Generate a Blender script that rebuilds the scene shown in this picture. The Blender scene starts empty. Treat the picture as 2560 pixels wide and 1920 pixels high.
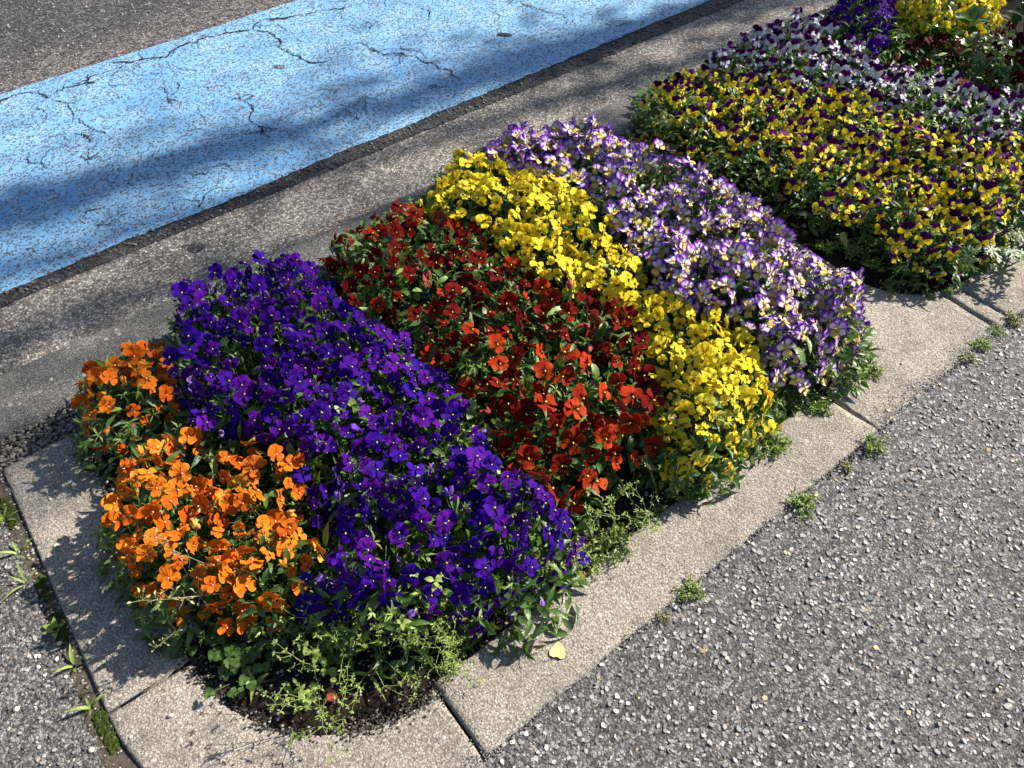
import bpy, math, random
import numpy as np
from mathutils import Vector, Matrix, Quaternion, noise as mnoise

# ------------------------------------------------------------------ camera, world, sun, exposure
sc = bpy.context.scene
COL = sc.collection
R = math.radians
CAM_H, PITCH, HEAD = 1.4, R(51), R(52)          # camera height, pitch below horizontal, heading from +X (the bed axis)
FPX = 1923.0                                     # focal length in pixels of the 2560 px wide photograph
cam = bpy.data.cameras.new('camera'); camo = bpy.data.objects.new('camera', cam); COL.objects.link(camo)
cam.sensor_width = 36.0; cam.lens = 36.0 * FPX / 2560.0
cam.clip_start = 0.05; cam.clip_end = 2000
camo.location = (0, 0, CAM_H); camo.rotation_euler = (R(90) - PITCH, 0, HEAD - R(90))
sc.camera = camo

SUN_EL, SUN_AZ = R(38), R(-9)
sun_dir = Vector((math.cos(SUN_EL) * math.cos(SUN_AZ), math.cos(SUN_EL) * math.sin(SUN_AZ), math.sin(SUN_EL)))
w = bpy.data.worlds.new('World'); sc.world = w; w.use_nodes = True
nt = w.node_tree
sky = nt.nodes.new('ShaderNodeTexSky'); sky.sky_type = 'NISHITA'; sky.sun_disc = False
sky.sun_elevation = SUN_EL; sky.sun_rotation = R(90) - SUN_AZ
bg = nt.nodes['Background']; bg.inputs['Strength'].default_value = 0.07
nt.links.new(sky.outputs[0], bg.inputs['Color'])
sl = bpy.data.lights.new('sun', 'SUN'); sl.energy = 5.0; sl.angle = R(0.53); sl.color = (1.0, 0.93, 0.83)
so = bpy.data.objects.new('sun', sl); COL.objects.link(so); so.location = sun_dir * 30
so.rotation_euler = sun_dir.to_track_quat('Z', 'Y').to_euler()
sc.view_settings.view_transform = 'Standard'; sc.view_settings.look = 'None'
sc.view_settings.exposure = 1.15; sc.view_settings.gamma = 1.0
sc.render.engine = 'CYCLES'
sc.cycles.max_bounces = 6; sc.cycles.diffuse_bounces = 2; sc.cycles.transmission_bounces = 4; sc.cycles.transparent_max_bounces = 8

# ------------------------------------------------------------------ photo pixel <-> world
hd = np.array([math.cos(HEAD), math.sin(HEAD), 0]); rt = np.array([math.sin(HEAD), -math.cos(HEAD), 0])
fw = hd * math.cos(PITCH) - np.array([0, 0, math.sin(PITCH)]); cu = hd * math.sin(PITCH) + np.array([0, 0, math.cos(PITCH)])
SP = 2560 / 2212
def un(dx, dy, z=0.0):
    d = fw * FPX + rt * (dx * SP - 1280) + cu * (960 - dy * SP)
    t = (z - CAM_H) / d[2]
    return float(d[0] * t), float(d[1] * t)
def pj(P):
    P = np.asarray(P, float) - np.array([0, 0, CAM_H])
    wz = P @ fw
    return np.stack([(1280 + FPX * (P @ rt) / wz) / SP, (960 - FPX * (P @ cu) / wz) / SP], -1)
def inpoly(pts, poly):
    pts = np.asarray(pts); x, y = pts[..., 0], pts[..., 1]; ins = np.zeros(x.shape, bool)
    n = len(poly)
    for i in range(n):
        x1, y1 = poly[i]; x2, y2 = poly[(i + 1) % n]
        if y1 == y2: continue
        c = ((y1 > y) != (y2 > y)) & (x < (x2 - x1) * (y - y1) / (y2 - y1) + x1)
        ins ^= c
    return ins
def polydist(pts, poly):
    pts = np.asarray(pts); best = np.full(pts.shape[:-1], 1e9)
    for i in range(len(poly)):
        a = np.array(poly[i], float); b = np.array(poly[(i + 1) % len(poly)], float); ab = b - a
        t = np.clip(((pts - a) @ ab) / (ab @ ab), 0, 1)
        q = a + t[..., None] * ab
        best = np.minimum(best, np.hypot(*(np.moveaxis(pts - q, -1, 0))))
    return best

# ------------------------------------------------------------------ helpers
def tag(o, label=None, cat=None, group=None, kind=None):
    if label: o['label'] = label
    if cat: o['category'] = cat
    if group: o['group'] = group
    if kind: o['kind'] = kind
    return o
def obj(name, data, parent=None, M=None):
    o = bpy.data.objects.new(name, data); COL.objects.link(o)
    if parent is not None: o.parent = parent
    if M is not None: o.matrix_basis = M
    return o
def mesh(name, v, f, mats, mi=None, attr=None, smooth=True):
    me = bpy.data.meshes.new(name)
    me.from_pydata([tuple(p) for p in v], [], f)
    for m in mats: me.materials.append(m)
    if mi is not None: me.polygons.foreach_set('material_index', np.asarray(mi, np.int32))
    if attr:
        for k, a in attr.items():
            at = me.color_attributes.new(k, 'FLOAT_COLOR', 'POINT')
            at.data.foreach_set('color', np.asarray(a, np.float32).ravel())
    if smooth: me.polygons.foreach_set('use_smooth', np.ones(len(me.polygons), bool))
    me.update(); return me
class MB:
    def __init__(s): s.v = []; s.f = []; s.mi = []; s.a = []
    def add(s, v, f, mi=0, a=(0, 0, 0, 1)):
        b = len(s.v); s.v.extend(v)
        s.f.extend([tuple(i + b for i in q) for q in f]); s.mi.extend([mi] * len(f))
        if isinstance(a, tuple): s.a.extend([a] * len(v))
        else: s.a.extend(a)
    def tube(s, pts, r0, r1, n=3, mi=0, a=(0, 0, 0, 1)):
        v = []; f = []; k = len(pts)
        for i, p in enumerate(pts):
            p = Vector(p); d = (Vector(pts[min(i + 1, k - 1)]) - Vector(pts[max(i - 1, 0)]))
            if d.length < 1e-9: d = Vector((0, 0, 1))
            q = d.to_track_quat('Z', 'Y'); rr = r0 + (r1 - r0) * i / max(1, k - 1)
            for j in range(n):
                t = 2 * math.pi * j / n
                v.append(p + q @ Vector((rr * math.cos(t), rr * math.sin(t), 0)))
        for i in range(k - 1):
            for j in range(n):
                f.append((i * n + j, i * n + (j + 1) % n, (i + 1) * n + (j + 1) % n, (i + 1) * n + j))
        s.add(v, f, mi, a)
    def mesh(s, name, mats, smooth=True):
        return mesh(name, s.v, s.f, mats, s.mi, {'pc': s.a}, smooth)

class NT:
    def __init__(s, name):
        s.m = bpy.data.materials.new(name); s.m.use_nodes = True; s.t = s.m.node_tree; s.t.nodes.clear()
        s.out = s.t.nodes.new('ShaderNodeOutputMaterial')
    def set(s, sock, v):
        if isinstance(v, bpy.types.NodeSocket): s.t.links.new(v, sock)
        elif v is not None:
            if hasattr(sock.default_value, '__len__') and not hasattr(v, '__len__'): v = (v,) * len(sock.default_value)
            if hasattr(v, '__len__') and len(v) == 3 and len(sock.default_value) == 4: v = (*v, 1)
            sock.default_value = v
    def n(s, t, ins=None, **kw):
        nd = s.t.nodes.new('ShaderNode' + t)
        for k, v in kw.items(): setattr(nd, k, v)
        for k, v in (ins or {}).items(): s.set(nd.inputs[k], v)
        return nd
    def math(s, op, a, b=None, c=None, clamp=False):
        nd = s.n('Math', operation=op, use_clamp=clamp); s.set(nd.inputs[0], a)
        if b is not None: s.set(nd.inputs[1], b)
        if c is not None: s.set(nd.inputs[2], c)
        return nd.outputs[0]
    def mix(s, f, a, b, blend='MIX'):
        nd = s.n('Mix', data_type='RGBA', blend_type=blend)
        s.set(nd.inputs[0], f); s.set(nd.inputs[6], a); s.set(nd.inputs[7], b); return nd.outputs[2]
    def ramp(s, v, lo, hi, a=0.0, b=1.0):
        nd = s.n('MapRange', interpolation_type='SMOOTHSTEP')
        s.set(nd.inputs[0], v); s.set(nd.inputs[1], lo); s.set(nd.inputs[2], hi); s.set(nd.inputs[3], a); s.set(nd.inputs[4], b)
        return nd.outputs[0]
    def noise(s, vec, scale, detail=4, rough=.6, out=0):
        return s.n('TexNoise', {'Vector': vec, 'Scale': scale, 'Detail': detail, 'Roughness': rough}).outputs[out]
    def pos(s): return s.n('NewGeometry').outputs['Position']
    def bump(s, h, dist, strength=1.0, nrm=None):
        nd = s.n('Bump', {'Height': h, 'Distance': dist, 'Strength': strength})
        if nrm is not None: s.set(nd.inputs['Normal'], nrm)
        return nd.outputs[0]
    def done(s, col, rough=.7, spec=.3, nrm=None, trans=None, tcol=None, sheen=0):
        p = s.n('BsdfPrincipled', {'Base Color': col, 'Roughness': rough, 'Specular IOR Level': spec})
        if sheen: p.inputs['Sheen Weight'].default_value = sheen
        if nrm is not None: s.set(p.inputs['Normal'], nrm)
        o = p.outputs[0]
        if trans:
            t = s.n('BsdfTranslucent', {'Color': tcol if tcol is not None else col})
            mx = s.n('MixShader', {0: trans}); s.t.links.new(o, mx.inputs[1]); s.t.links.new(t.outputs[0], mx.inputs[2]); o = mx.outputs[0]
        s.t.links.new(o, s.out.inputs[0]); return s.m

# ------------------------------------------------------------------ ground materials
def cells(t, p, scale, lo, hi, warp=.0):
    """random grey per stone-sized cell, dark in the gaps between cells; returns (multiplier colour, height)"""
    v = t.n('TexVoronoi', {'Vector': p, 'Scale': scale}); sp = t.n('SeparateColor', {0: v.outputs['Color']})
    m = t.math('ADD', lo, t.math('MULTIPLY', t.math('POWER', sp.outputs[0], 1.6), hi - lo))
    gap = t.ramp(v.outputs['Distance'], .62, .38, .62, 1.0)
    return t.math('MULTIPLY', m, gap), t.math('MULTIPLY', t.math('SUBTRACT', 1.0, v.outputs['Distance']), sp.outputs[1]), sp
def asphalt_mat(name, c1, c2, scale=190, lo=.45, hi=2.0, worn=None):
    t = NT(name); p = t.pos()
    n1 = t.noise(p, 4, 5); n2 = t.noise(p, 38, 5, .7); n3 = t.noise(p, 260, 3, .6)
    col = t.mix(t.ramp(n1, .3, .7), c1, c2)
    if worn:
        y = t.n('SeparateXYZ', {0: p}).outputs[1]
        k = t.ramp(t.math('ADD', y, t.math('MULTIPLY', t.math('SUBTRACT', t.noise(p, 5, 5, .7), .5), .45)), BY1 + .30, BY1 + .06)
        col = t.mix(k, col, worn)
    m1, h1, sp = cells(t, p, scale, lo, hi); m2, h2, _ = cells(t, p, scale * 2.3, .6, 1.45)
    mul = t.math('MULTIPLY', t.math('MULTIPLY', m1, m2), t.ramp(n2, .3, .72, 1.15, .62))
    col = t.mix(1.0, col, t.n('CombineColor', {0: mul, 1: mul, 2: mul}).outputs[0], 'MULTIPLY')
    h = t.math('ADD', h1, t.math('ADD', t.math('MULTIPLY', n3, .5), t.math('MULTIPLY', h2, .4)))
    return t.done(col, .72, .35, t.bump(h, .0045, 1.0))
def concrete_mat(name, c1, c2, dark, scale=210, lo=.62, hi=1.5, stain=.5, bump=.003, pits=.5):
    t = NT(name); p = t.pos()
    n1 = t.noise(p, 3.0, 6, .65); n2 = t.noise(p, 11, 8, .72); n3 = t.noise(p, 150, 4, .7)
    col = t.mix(t.ramp(n1, .35, .66), c1, c2)
    col = t.mix(t.ramp(n2, .45, .72, 0, stain), col, dark)
    m1, h1, sp = cells(t, p, scale, lo, hi); m2, h2, _ = cells(t, p, scale * 2.1, .8, 1.25)
    mul = t.math('MULTIPLY', t.math('MULTIPLY', m1, m2), t.ramp(n3, .5, .78, 1.12, 1 - pits))
    col = t.mix(1.0, col, t.n('CombineColor', {0: mul, 1: mul, 2: mul}).outputs[0], 'MULTIPLY')
    v2 = t.n('TexVoronoi', {'Vector': p, 'Scale': 62}); q = t.n('SeparateColor', {0: v2.outputs['Color']})
    s2 = t.math('MULTIPLY', t.ramp(q.outputs[0], .84, .87), t.ramp(v2.outputs['Distance'], .34, .24))
    col = t.mix(t.math('MULTIPLY', s2, .7), col, t.mix(q.outputs[1], (.15, .155, .16), (.55, .52, .46)))
    h = t.math('ADD', t.math('MULTIPLY', n3, -.9), t.math('ADD', t.math('MULTIPLY', h1, .7), t.math('MULTIPLY', n2, .8)))
    return t.done(col, .85, .22, t.bump(h, bump, 1.0))
Z_ROAD = -0.03
kz = (CAM_H - Z_ROAD) / CAM_H
BY0, BY1 = 1.94 * kz, 2.935 * kz      # the blue lane's two edges
M_side = asphalt_mat('sidewalk_asphalt', (.155, .147, .14), (.205, .195, .185), 150, .45, 2.0)
M_road = asphalt_mat('road_asphalt', (.085, .083, .085), (.118, .113, .113), 130, .4, 2.3, (.175, .158, .154))
M_tar = asphalt_mat('crumbled_asphalt', (.05, .05, .052), (.075, .073, .072), 120, .4, 1.8)
M_kerb = concrete_mat('kerb_concrete', (.45, .40, .33), (.34, .31, .265), (.20, .185, .16), 230, .90, 1.14, .8, .0022, .6)
M_kerb2 = concrete_mat('road_kerb_concrete', (.23, .222, .205), (.17, .167, .158), (.10, .10, .098), 260, .7, 1.5, .6)
M_gutter = concrete_mat('gutter_concrete', (.40, .36, .31), (.215, .208, .195), (.085, .084, .083), 150, .5, 1.7, .85, .006)

def blue_mat():
    t = NT('blue_road_paint'); p = t.pos()
    big = t.noise(p, 2.4, 4); wear = t.noise(p, 14, 5, .7); fine = t.noise(p, 300, 3)
    warp = t.n('VectorMath', {0: p}, operation='ADD')
    sc_ = t.n('VectorMath', {0: t.noise(p, 110, 2, .5, 1)}, operation='SCALE'); sc_.inputs['Scale'].default_value = .016
    t.t.links.new(sc_.outputs[0], warp.inputs[1])
    col = t.mix(t.ramp(big, .3, .7), (.125, .31, .55), (.19, .385, .58))
    col = t.mix(t.ramp(wear, .4, .75, 0, .5), col, (.40, .53, .62))
    v = t.n('TexVoronoi', {'Vector': warp.outputs[0], 'Scale': 135}); vs = t.n('SeparateColor', {0: v.outputs['Color']})
    thr = t.math('ADD', t.math('MULTIPLY', wear, .55), t.math('MULTIPLY', big, .25))
    pit = t.math('MULTIPLY', t.ramp(t.math('SUBTRACT', t.math('ADD', vs.outputs[0], thr), .86), 0, .12), t.ramp(v.outputs['Distance'], .62, .40))
    v2 = t.n('TexVoronoi', {'Vector': warp.outputs[0], 'Scale': 260}); v2s = t.n('SeparateColor', {0: v2.outputs['Color']})
    pit2 = t.math('MULTIPLY', t.ramp(t.math('ADD', v2s.outputs[0], t.math('MULTIPLY', wear, .4)), .95, 1.0), t.ramp(v2.outputs['Distance'], .45, .3))
    pits = t.math('MAXIMUM', pit, pit2)
    col = t.mix(pits, col, t.mix(vs.outputs[1], (.05, .065, .09), (.12, .135, .16)))
    col = t.mix(t.ramp(t.noise(p, 75, 4, .75), .48, .68, 0, .55), col, (.085, .20, .38))
    dirt = t.ramp(t.noise(p, 7, 4, .7), .66, .78, 0, .4)
    col = t.mix(dirt, col, (.26, .26, .2))
    h = t.math('SUBTRACT', t.math('MULTIPLY', fine, .3), pits)
    return t.done(col, .6, .35, t.bump(h, .003, .9))
M_blue = blue_mat()
def simple(name, col, rough=.8, spec=.2, var=None, scale=60, bump=0, trans=None):
    t = NT(name); p = t.pos(); n = t.noise(p, scale, 4)
    c = t.mix(t.ramp(n, .3, .7), col, var or tuple(x * .7 for x in col))
    return t.done(c, rough, spec, t.bump(n, bump) if bump else None, trans)
M_crack = simple('crack_dirt', (.03, .028, .026), .95, .05)
M_soil = simple('soil', (.024, .018, .013), .95, .1, (.011, .008, .006), 140, .006)
M_joint = simple('joint_dirt', (.05, .043, .034), .95, .1, (.10, .085, .065), 90, .004)
M_ground = simple('base_ground', (.06, .06, .058), .9, .1)
def attr_mat(name, rough=.7, spec=.3, noise_amt=.35, scale=350, trans=None):
    t = NT(name); a = t.n('Attribute', attribute_name='pc').outputs['Color']; n = t.noise(t.pos(), scale, 3)
    c = t.mix(1.0, a, t.mix(n, (1 - noise_amt,) * 3, (1 + noise_amt,) * 3), 'MULTIPLY')
    return t.done(c, rough, spec, t.bump(n, .001), trans)
M_chip = attr_mat('stone_chips', .6, .4)
M_peb = attr_mat('pebble_stone', .7, .3)
M_moss = simple('moss', (.055, .075, .012), .95, .1, (.02, .03, .006), 180, .006)

# ------------------------------------------------------------------ the setting
def sheet(name, x0, y0, x1, y1, z, mat, kind='structure', parent=None, th=0.0):
    v = [(x0, y0, z), (x1, y0, z), (x1, y1, z), (x0, y1, z)]; f = [(0, 1, 2, 3)]
    o = obj(name, mesh(name, v, f, [mat], smooth=False), parent)
    if kind: o['kind'] = kind
    return o
sheet('ground', -300, -300, 300, 300, -0.13, M_ground)
road = sheet('road', -60, 1.88, 60, 9, Z_ROAD - .004, M_road)

rng = np.random.default_rng(5); rnd = random.Random(5)
def wob(x, s, amp, seed=0.0): return amp * mnoise.noise(Vector((x * s, seed, 0)))
def ribbon(xs, ya, yb, z, mat, name, parent=None, kind=None, n=4):
    v = []; f = []
    for i, x in enumerate(xs):
        for j in range(n + 1):
            t = j / n; v.append((x, ya(x) * (1 - t) + yb(x) * t, z))
    for i in range(len(xs) - 1):
        for j in range(n):
            a = i * (n + 1) + j; f.append((a, a + n + 1, a + n + 2, a + 1))
    o = obj(name, mesh(name, v, f, [mat], smooth=False), parent)
    if kind: o['kind'] = kind
    return o
def yb0(x): return BY0 + wob(x, 3, .012, 1) + wob(x, 25, .006, 2) + wob(x, 90, .003, 7)
def yb1(x): return BY1 + wob(x, 2, .012, 3) + wob(x, 30, .006, 4) + wob(x, 110, .004, 8)
xs = np.arange(-1.2, 5.5, .012)
paint = ribbon(xs, yb0, yb1, Z_ROAD + .004, M_blue, 'blue_lane', None, 'structure')

# cracks in the blue paint: dark recessed-looking crumbled grooves, each a jagged ribbon with raised lips
def frac(pts, it=5, amp=.22):
    pts = [Vector((*p, 0)) for p in pts]
    for k in range(it):
        out = [pts[0]]
        for a, b in zip(pts[:-1], pts[1:]):
            d = b - a; m = (a + b) / 2 + Vector((-d.y, d.x, 0)) * rnd.uniform(-amp, amp)
            out += [m, b]
        pts = out
    return pts
sub = []
def crack(px, wd, crop=1):
    if crop == 1: px = [(x * .3516, y * .3516) for x, y in px]
    elif crop == 0: pass
    elif crop == 2: px = [((850 + x * .40687) / SP, y * .40687 / SP) for x, y in px]
    g = frac([un(x, y, Z_ROAD) for x, y in px] if crop else px)
    v = []; f = []; n = len(g)
    for i, p in enumerate(g):
        d = (g[min(i + 1, n - 1)] - g[max(i - 1, 0)]); d.normalize(); q = Vector((-d.y, d.x, 0))
        e = min(1, i / 6, (n - 1 - i) / 6); ww = wd * .62 * (.2 + .8 * e) * rnd.uniform(.35, 1.5) * (.35 + 1.5 * abs(mnoise.noise(p * 14)))
        v += [(*(p + q * ww)[:2], Z_ROAD + .0062), (*(p - q * ww * rnd.uniform(.5, 1.2))[:2], Z_ROAD + .0062)]
    for i in range(n - 1): f.append((2 * i, 2 * i + 1, 2 * i + 3, 2 * i + 2))
    obj('crack', mesh('crack', v, f, [M_crack], smooth=False), paint)
    if wd > .0026 and crop:
        for q in range(int(len(px) * 1.2)):      # hairline side branches
            i = rnd.randrange(len(g)); t = rnd.uniform(0, 6.28); L = rnd.uniform(.02, .07); a = g[i]; b = a + Vector((math.cos(t), math.sin(t), 0)) * L
            sub.append([(a.x, a.y), ((a.x + b.x) / 2, (a.y + b.y) / 2), (b.x, b.y)])
for px, wd, c in [
    ([(0, 640), (80, 595), (200, 580), (300, 610), (440, 540), (600, 515)], .0055, 1),
    ([(430, 545), (560, 480), (700, 440), (850, 385)], .0035, 1),
    ([(690, 390), (850, 380), (1040, 355), (1110, 290), (1280, 230), (1440, 205), (1560, 190)], .0075, 1),
    ([(1560, 190), (1610, 130), (1800, 110), (2000, 70), (2130, 60)], .006, 1),
    ([(1560, 190), (1690, 240), (1720, 300), (1780, 340), (1880, 380), (2000, 385)], .006, 1),
    ([(330, 630), (450, 690), (490, 760), (590, 800)], .0045, 1), ([(520, 830), (560, 890)], .003, 1), ([(480, 965), (530, 985), (560, 1020)], .004, 1),
    ([(1490, 620), (1560, 690), (1590, 780), (1610, 850)], .0045, 1), ([(1400, 560), (1490, 590), (1560, 600)], .003, 1),
    ([(980, 540), (1030, 600), (1080, 650)], .0032, 1), ([(850, 340), (880, 385), (830, 440)], .003, 1), ([(980, 440), (1020, 380)], .0025, 1),
    ([(100, 270), (200, 320), (270, 350), (400, 350), (500, 380), (600, 420), (690, 470), (740, 500)], .006, 2),
    ([(150, 130), (190, 190)], .003, 2), ([(1110, 10), (1160, 45), (1260, 75)], .004, 2), ([(0, 670), (60, 700), (120, 750)], .003, 2), ([(1230, 1240), (1250, 1290)], .003, 1),
]: crack(px, wd, c)
for q in sub: crack(q, .0028, 0)
for q in range(70):
    x, y = rnd.uniform(-.1, 2.4), rnd.uniform(BY0 + .05, BY1 - .05); t = rnd.uniform(0, 6.28); L = rnd.uniform(.03, .16)
    crack([(x, y), (x + L * .5 * math.cos(t), y + L * .5 * math.sin(t)), (x + L * math.cos(t + .5), y + L * math.sin(t + .5))], .0026, 0)
# small dark tar spot on the lane and oval stain on the gutter (flat discs of tar)
def blot(name, c, rx, ry, z, mat, parent, ang=0):
    v = [(c[0], c[1], z)]; f = []
    for j in range(22):
        t = j / 22 * 2 * math.pi; k = 1 + .13 * rnd.uniform(-1, 1)
        x, y = rx * k * math.cos(t), ry * k * math.sin(t)
        v.append((c[0] + x * math.cos(ang) - y * math.sin(ang), c[1] + x * math.sin(ang) + y * math.cos(ang), z))
    for j in range(22): f.append((0, 1 + j, 1 + (j + 1) % 22))
    return obj(name, mesh(name, v, f, [mat], smooth=False), parent)
blot('tar_spot', un(605, 147, Z_ROAD), .02, .012, Z_ROAD + .0065, M_road, paint, -.8)
blot('tar_spot', un(1090, 78, Z_ROAD), .03, .012, Z_ROAD + .0065, M_tar, paint, -.8)

# gutter slab between the road kerb and the lane
GY0, GY1 = 1.66, 1.925
def gutter_end(x): return BY0 - .040 - .012 * min(2.5, max(0, x)) + wob(x, 1.3, .010, 21) + wob(x, 20, .006, 22)
gut = ribbon(np.arange(-4, 8, .02), lambda x: GY0 - .03, gutter_end, Z_ROAD - .001, M_gutter, 'gutter', None, 'structure')
blot('tar_spot', un(425, 535, Z_ROAD), .024, .02, Z_ROAD + .0015, M_tar, gut, -.6)
# crumbled asphalt edge along the gutter: a strip of loose angular lumps
LUMP = []
def lump_pts(rn, s, flat=.6, n=8):
    vs = []
    for k in range(n):
        t = 2 * math.pi * k / n + rn.uniform(-.25, .25); rr = s * rn.uniform(.75, 1.1)
        vs.append((rr * math.cos(t), rr * math.sin(t)))
    return vs
def chip(mb, x, y, z, s, col, rn, flat=.45, tilt=.25, n=6, asp=.7):
    base = lump_pts(rn, s, n=n); a = rn.uniform(0, math.pi * 2); ca, sa = math.cos(a), math.sin(a)
    tx, ty = rn.uniform(-tilt, tilt), rn.uniform(-tilt, tilt); h = s * flat * rn.uniform(.6, 1.3)
    v = []; top = []
    for (px, py) in base:
        px *= asp; X, Y = px * ca - py * sa, px * sa + py * ca
        v.append((x + X, y + Y, z - .002)); top.append((x + X * .72, y + Y * .72, z + h + tx * X + ty * Y))
    v += top
    f = [tuple(range(n, 2 * n))] + [(i, (i + 1) % n, n + (i + 1) % n, n + i) for i in range(n)]
    mb.add(v, f, 0, (*col, 1))
mb = MB(); rn = random.Random(3)
for i in range(2900):
    x = rn.uniform(-.6, 3.2); y0 = gutter_end(x) - .004; y1 = yb0(x) + .006; y = rn.uniform(y0, max(y0 + .01, y1))
    g = rn.uniform(.03, .085); chip(mb, x, y, Z_ROAD - .002, rn.uniform(.003, .0085), (g, g * .98, g * .97), rn, .7, .4)
o = obj('crumbled_edge', mb.mesh('crumbled_edge', [M_chip], False), road); o['kind'] = 'stuff'
ribbon(np.arange(-1, 6, .02), lambda x: gutter_end(x) - .006, lambda x: yb0(x) + .004, Z_ROAD + .0015, M_tar, 'asphalt_edge', road)
# pale grit in the road and the gutter, seen as separate stones
mb = MB()
for i in range(2600):
    x = rn.uniform(-.5, 1.7); y = rn.uniform(BY1 + .005, 4.1); g = rn.choice([.07, .1, .14, .2, .3]) * rn.uniform(.8, 1.2)
    chip(mb, x, y, Z_ROAD - .004, rn.uniform(.003, .007), (g, g * .97, g * .93), rn, .5)
obj('aggregate', mb.mesh('aggregate', [M_chip], False), road)['kind'] = 'stuff'
mb = MB()
for i in range(2600):
    x = rn.uniform(-.5, 3.0); y = rn.uniform(GY0, gutter_end(x)); g = rn.choice([.08, .14, .2, .3, .42]) * rn.uniform(.8, 1.2)
    chip(mb, x, y, Z_ROAD - .001, rn.uniform(.0025, .006), (g, g * .96, g * .9), rn, .22, .1)
obj('aggregate', mb.mesh('aggregate', [M_chip], False), gut)['kind'] = 'stuff'

# pavement sheets (asphalt) with ragged edges against the kerb
def side_edge(x): return .287 + wob(x, 4, .012, 31) + wob(x, 17, .012, 32) + wob(x, 70, .009, 33) + wob(x, 160, .005, 34)
side = ribbon(np.concatenate([[-60, -8, -2], np.arange(-.9, 4, .012), [8, 60]]), lambda x: -60, side_edge, -.003, M_side, 'sidewalk', None, 'structure')
def left_edge(y): return -.343 + wob(y, 5, .006, 41) + wob(y, 26, .006, 42)
ys = np.arange(.25, 1.47, .012); v = []; f = []
for y in ys: v += [(-60, y, -.0045), (-1.0, y, -.0045), (left_edge(y), y, -.0045)]
for i in range(len(ys) - 1):
    for j in range(2): a = 3 * i + j; f.append((a, a + 1, a + 4, a + 3))
obj('pavement', mesh('pavement', v, f, [M_side], smooth=False))['kind'] = 'structure'
v = [(-.37, .2, -.0075), (5, .2, -.0075), (5, .32, -.0075), (.0, .32, -.0075), (-.2, .40, -.0075), (-.29, .6, -.0075), (-.29, 1.39, -.0075), (-.37, 1.39, -.0075)]
obj('joint_bed', mesh('joint_bed', v, [tuple(range(8))], [M_joint], smooth=False))['kind'] = 'structure'
def chipcol(rn):
    c = chipcol0(rn); return tuple(q * 1.42 for q in c)
def chipcol0(rn):
    k = rn.random()
    if k < .42: g = rn.uniform(.07, .14); return (g, g * .98, g * .98)
    if k < .78: g = rn.uniform(.13, .22); return (g, g * .98, g * .95)
    if k < .93: g = rn.uniform(.18, .30); return (g, g * .95, g * .86)
    if k < .985: g = rn.uniform(.3, .44); return (g, g * .97, g * .9)
    return (.30, .23, .14)
mb = MB()
for i in range(46000):
    x = rn.uniform(-.1, 2.45); y = rn.uniform(-.42, .29)
    if y > side_edge(x) - .002: continue
    s = rn.uniform(.0015, .0034) if rn.random() < .74 else rn.uniform(.0034, .0085)
    chip(mb, x, y, -.0042, s, chipcol(rn), rn, .38, .35, rn.choice([5, 6, 6, 7]), rn.uniform(.45, .95))
obj('aggregate', mb.mesh('aggregate', [M_chip], False), side)['kind'] = 'stuff'
mb = MB()
for i in range(5200):
    x = rn.uniform(-.62, -.335); y = rn.uniform(.45, 1.4)
    if x > left_edge(y) - .002: continue
    s = rn.uniform(.0016, .0035) if rn.random() < .8 else rn.uniform(.0035, .0065)
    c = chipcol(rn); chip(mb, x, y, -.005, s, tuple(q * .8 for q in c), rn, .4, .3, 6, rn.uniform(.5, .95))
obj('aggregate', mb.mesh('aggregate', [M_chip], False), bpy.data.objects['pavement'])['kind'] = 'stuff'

mb = MB()
for i in range(5200):      # grit and crumbs washed along the seam onto the kerb
    x = rn.uniform(-.1, 2.4); y = side_edge(x) + abs(rn.gauss(0, .019)) - .006
    c = chipcol(rn); chip(mb, x, y, .0005, rn.uniform(.0008, .0022), tuple(q * .8 for q in c), rn, .5, .3, 5, .8)
obj('grit', mb.mesh('grit', [M_chip], False), side)['kind'] = 'stuff'
# kerb blocks: swept slabs with rounded, slightly chipped edges
def slab(name, L, Rr, mat, parent, z=0.0, depth=.07, seed=0, nc=14, zl=None, rr=.006):
    L = [Vector((*p, 0)) for p in L]; Rr = [Vector((*p, 0)) for p in Rr]; n = len(L); v = []; f = []
    for i in range(n):
        a, b = L[i], Rr[i]; wd = (b - a).length; endd = min(i, n - 1 - i)
        ts = [0, 0] + [rr * .35 / wd, rr / wd] + [rr / wd + (1 - 2 * rr / wd) * j / nc for j in range(1, nc)] + [1 - rr / wd, 1 - rr * .35 / wd, 1, 1]
        m = len(ts)
        for j, t in enumerate(ts):
            p = a.lerp(b, t)
            d = min(t, 1 - t) * wd
            zz = 0 if d >= rr else -(rr - math.sqrt(max(0, rr * rr - (rr - d) ** 2)))
            if endd == 0: zz -= .0025
            nz = mnoise.noise(p * 30 + Vector((seed, 0, 0))) * .0012 + mnoise.noise(p * 140 + Vector((seed, 3, 0))) * .0006
            chipn = max(0, mnoise.noise(p * 38 + Vector((0, seed, 9))) - .25)
            if d < .014: zz -= chipn * .014
            q = p + Vector((0, 0, z + zz + nz))
            if j in (0, m - 1): q = Vector((p.x, p.y, z - depth))
            v.append(q)
    for i in range(n - 1):
        for j in range(m - 1):
            q = i * m + j; f.append((q, q + 1, q + m + 1, q + m))
    f.append(tuple(range(m))[::-1]); f.append(tuple(range((n - 1) * m, n * m)))
    return obj(name, mesh(name, v, f, [mat]), parent)
def lin(a, b, n): return [(a[0] + (b[0] - a[0]) * i / (n - 1), a[1] + (b[1] - a[1]) * i / (n - 1)) for i in range(n)]
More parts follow.
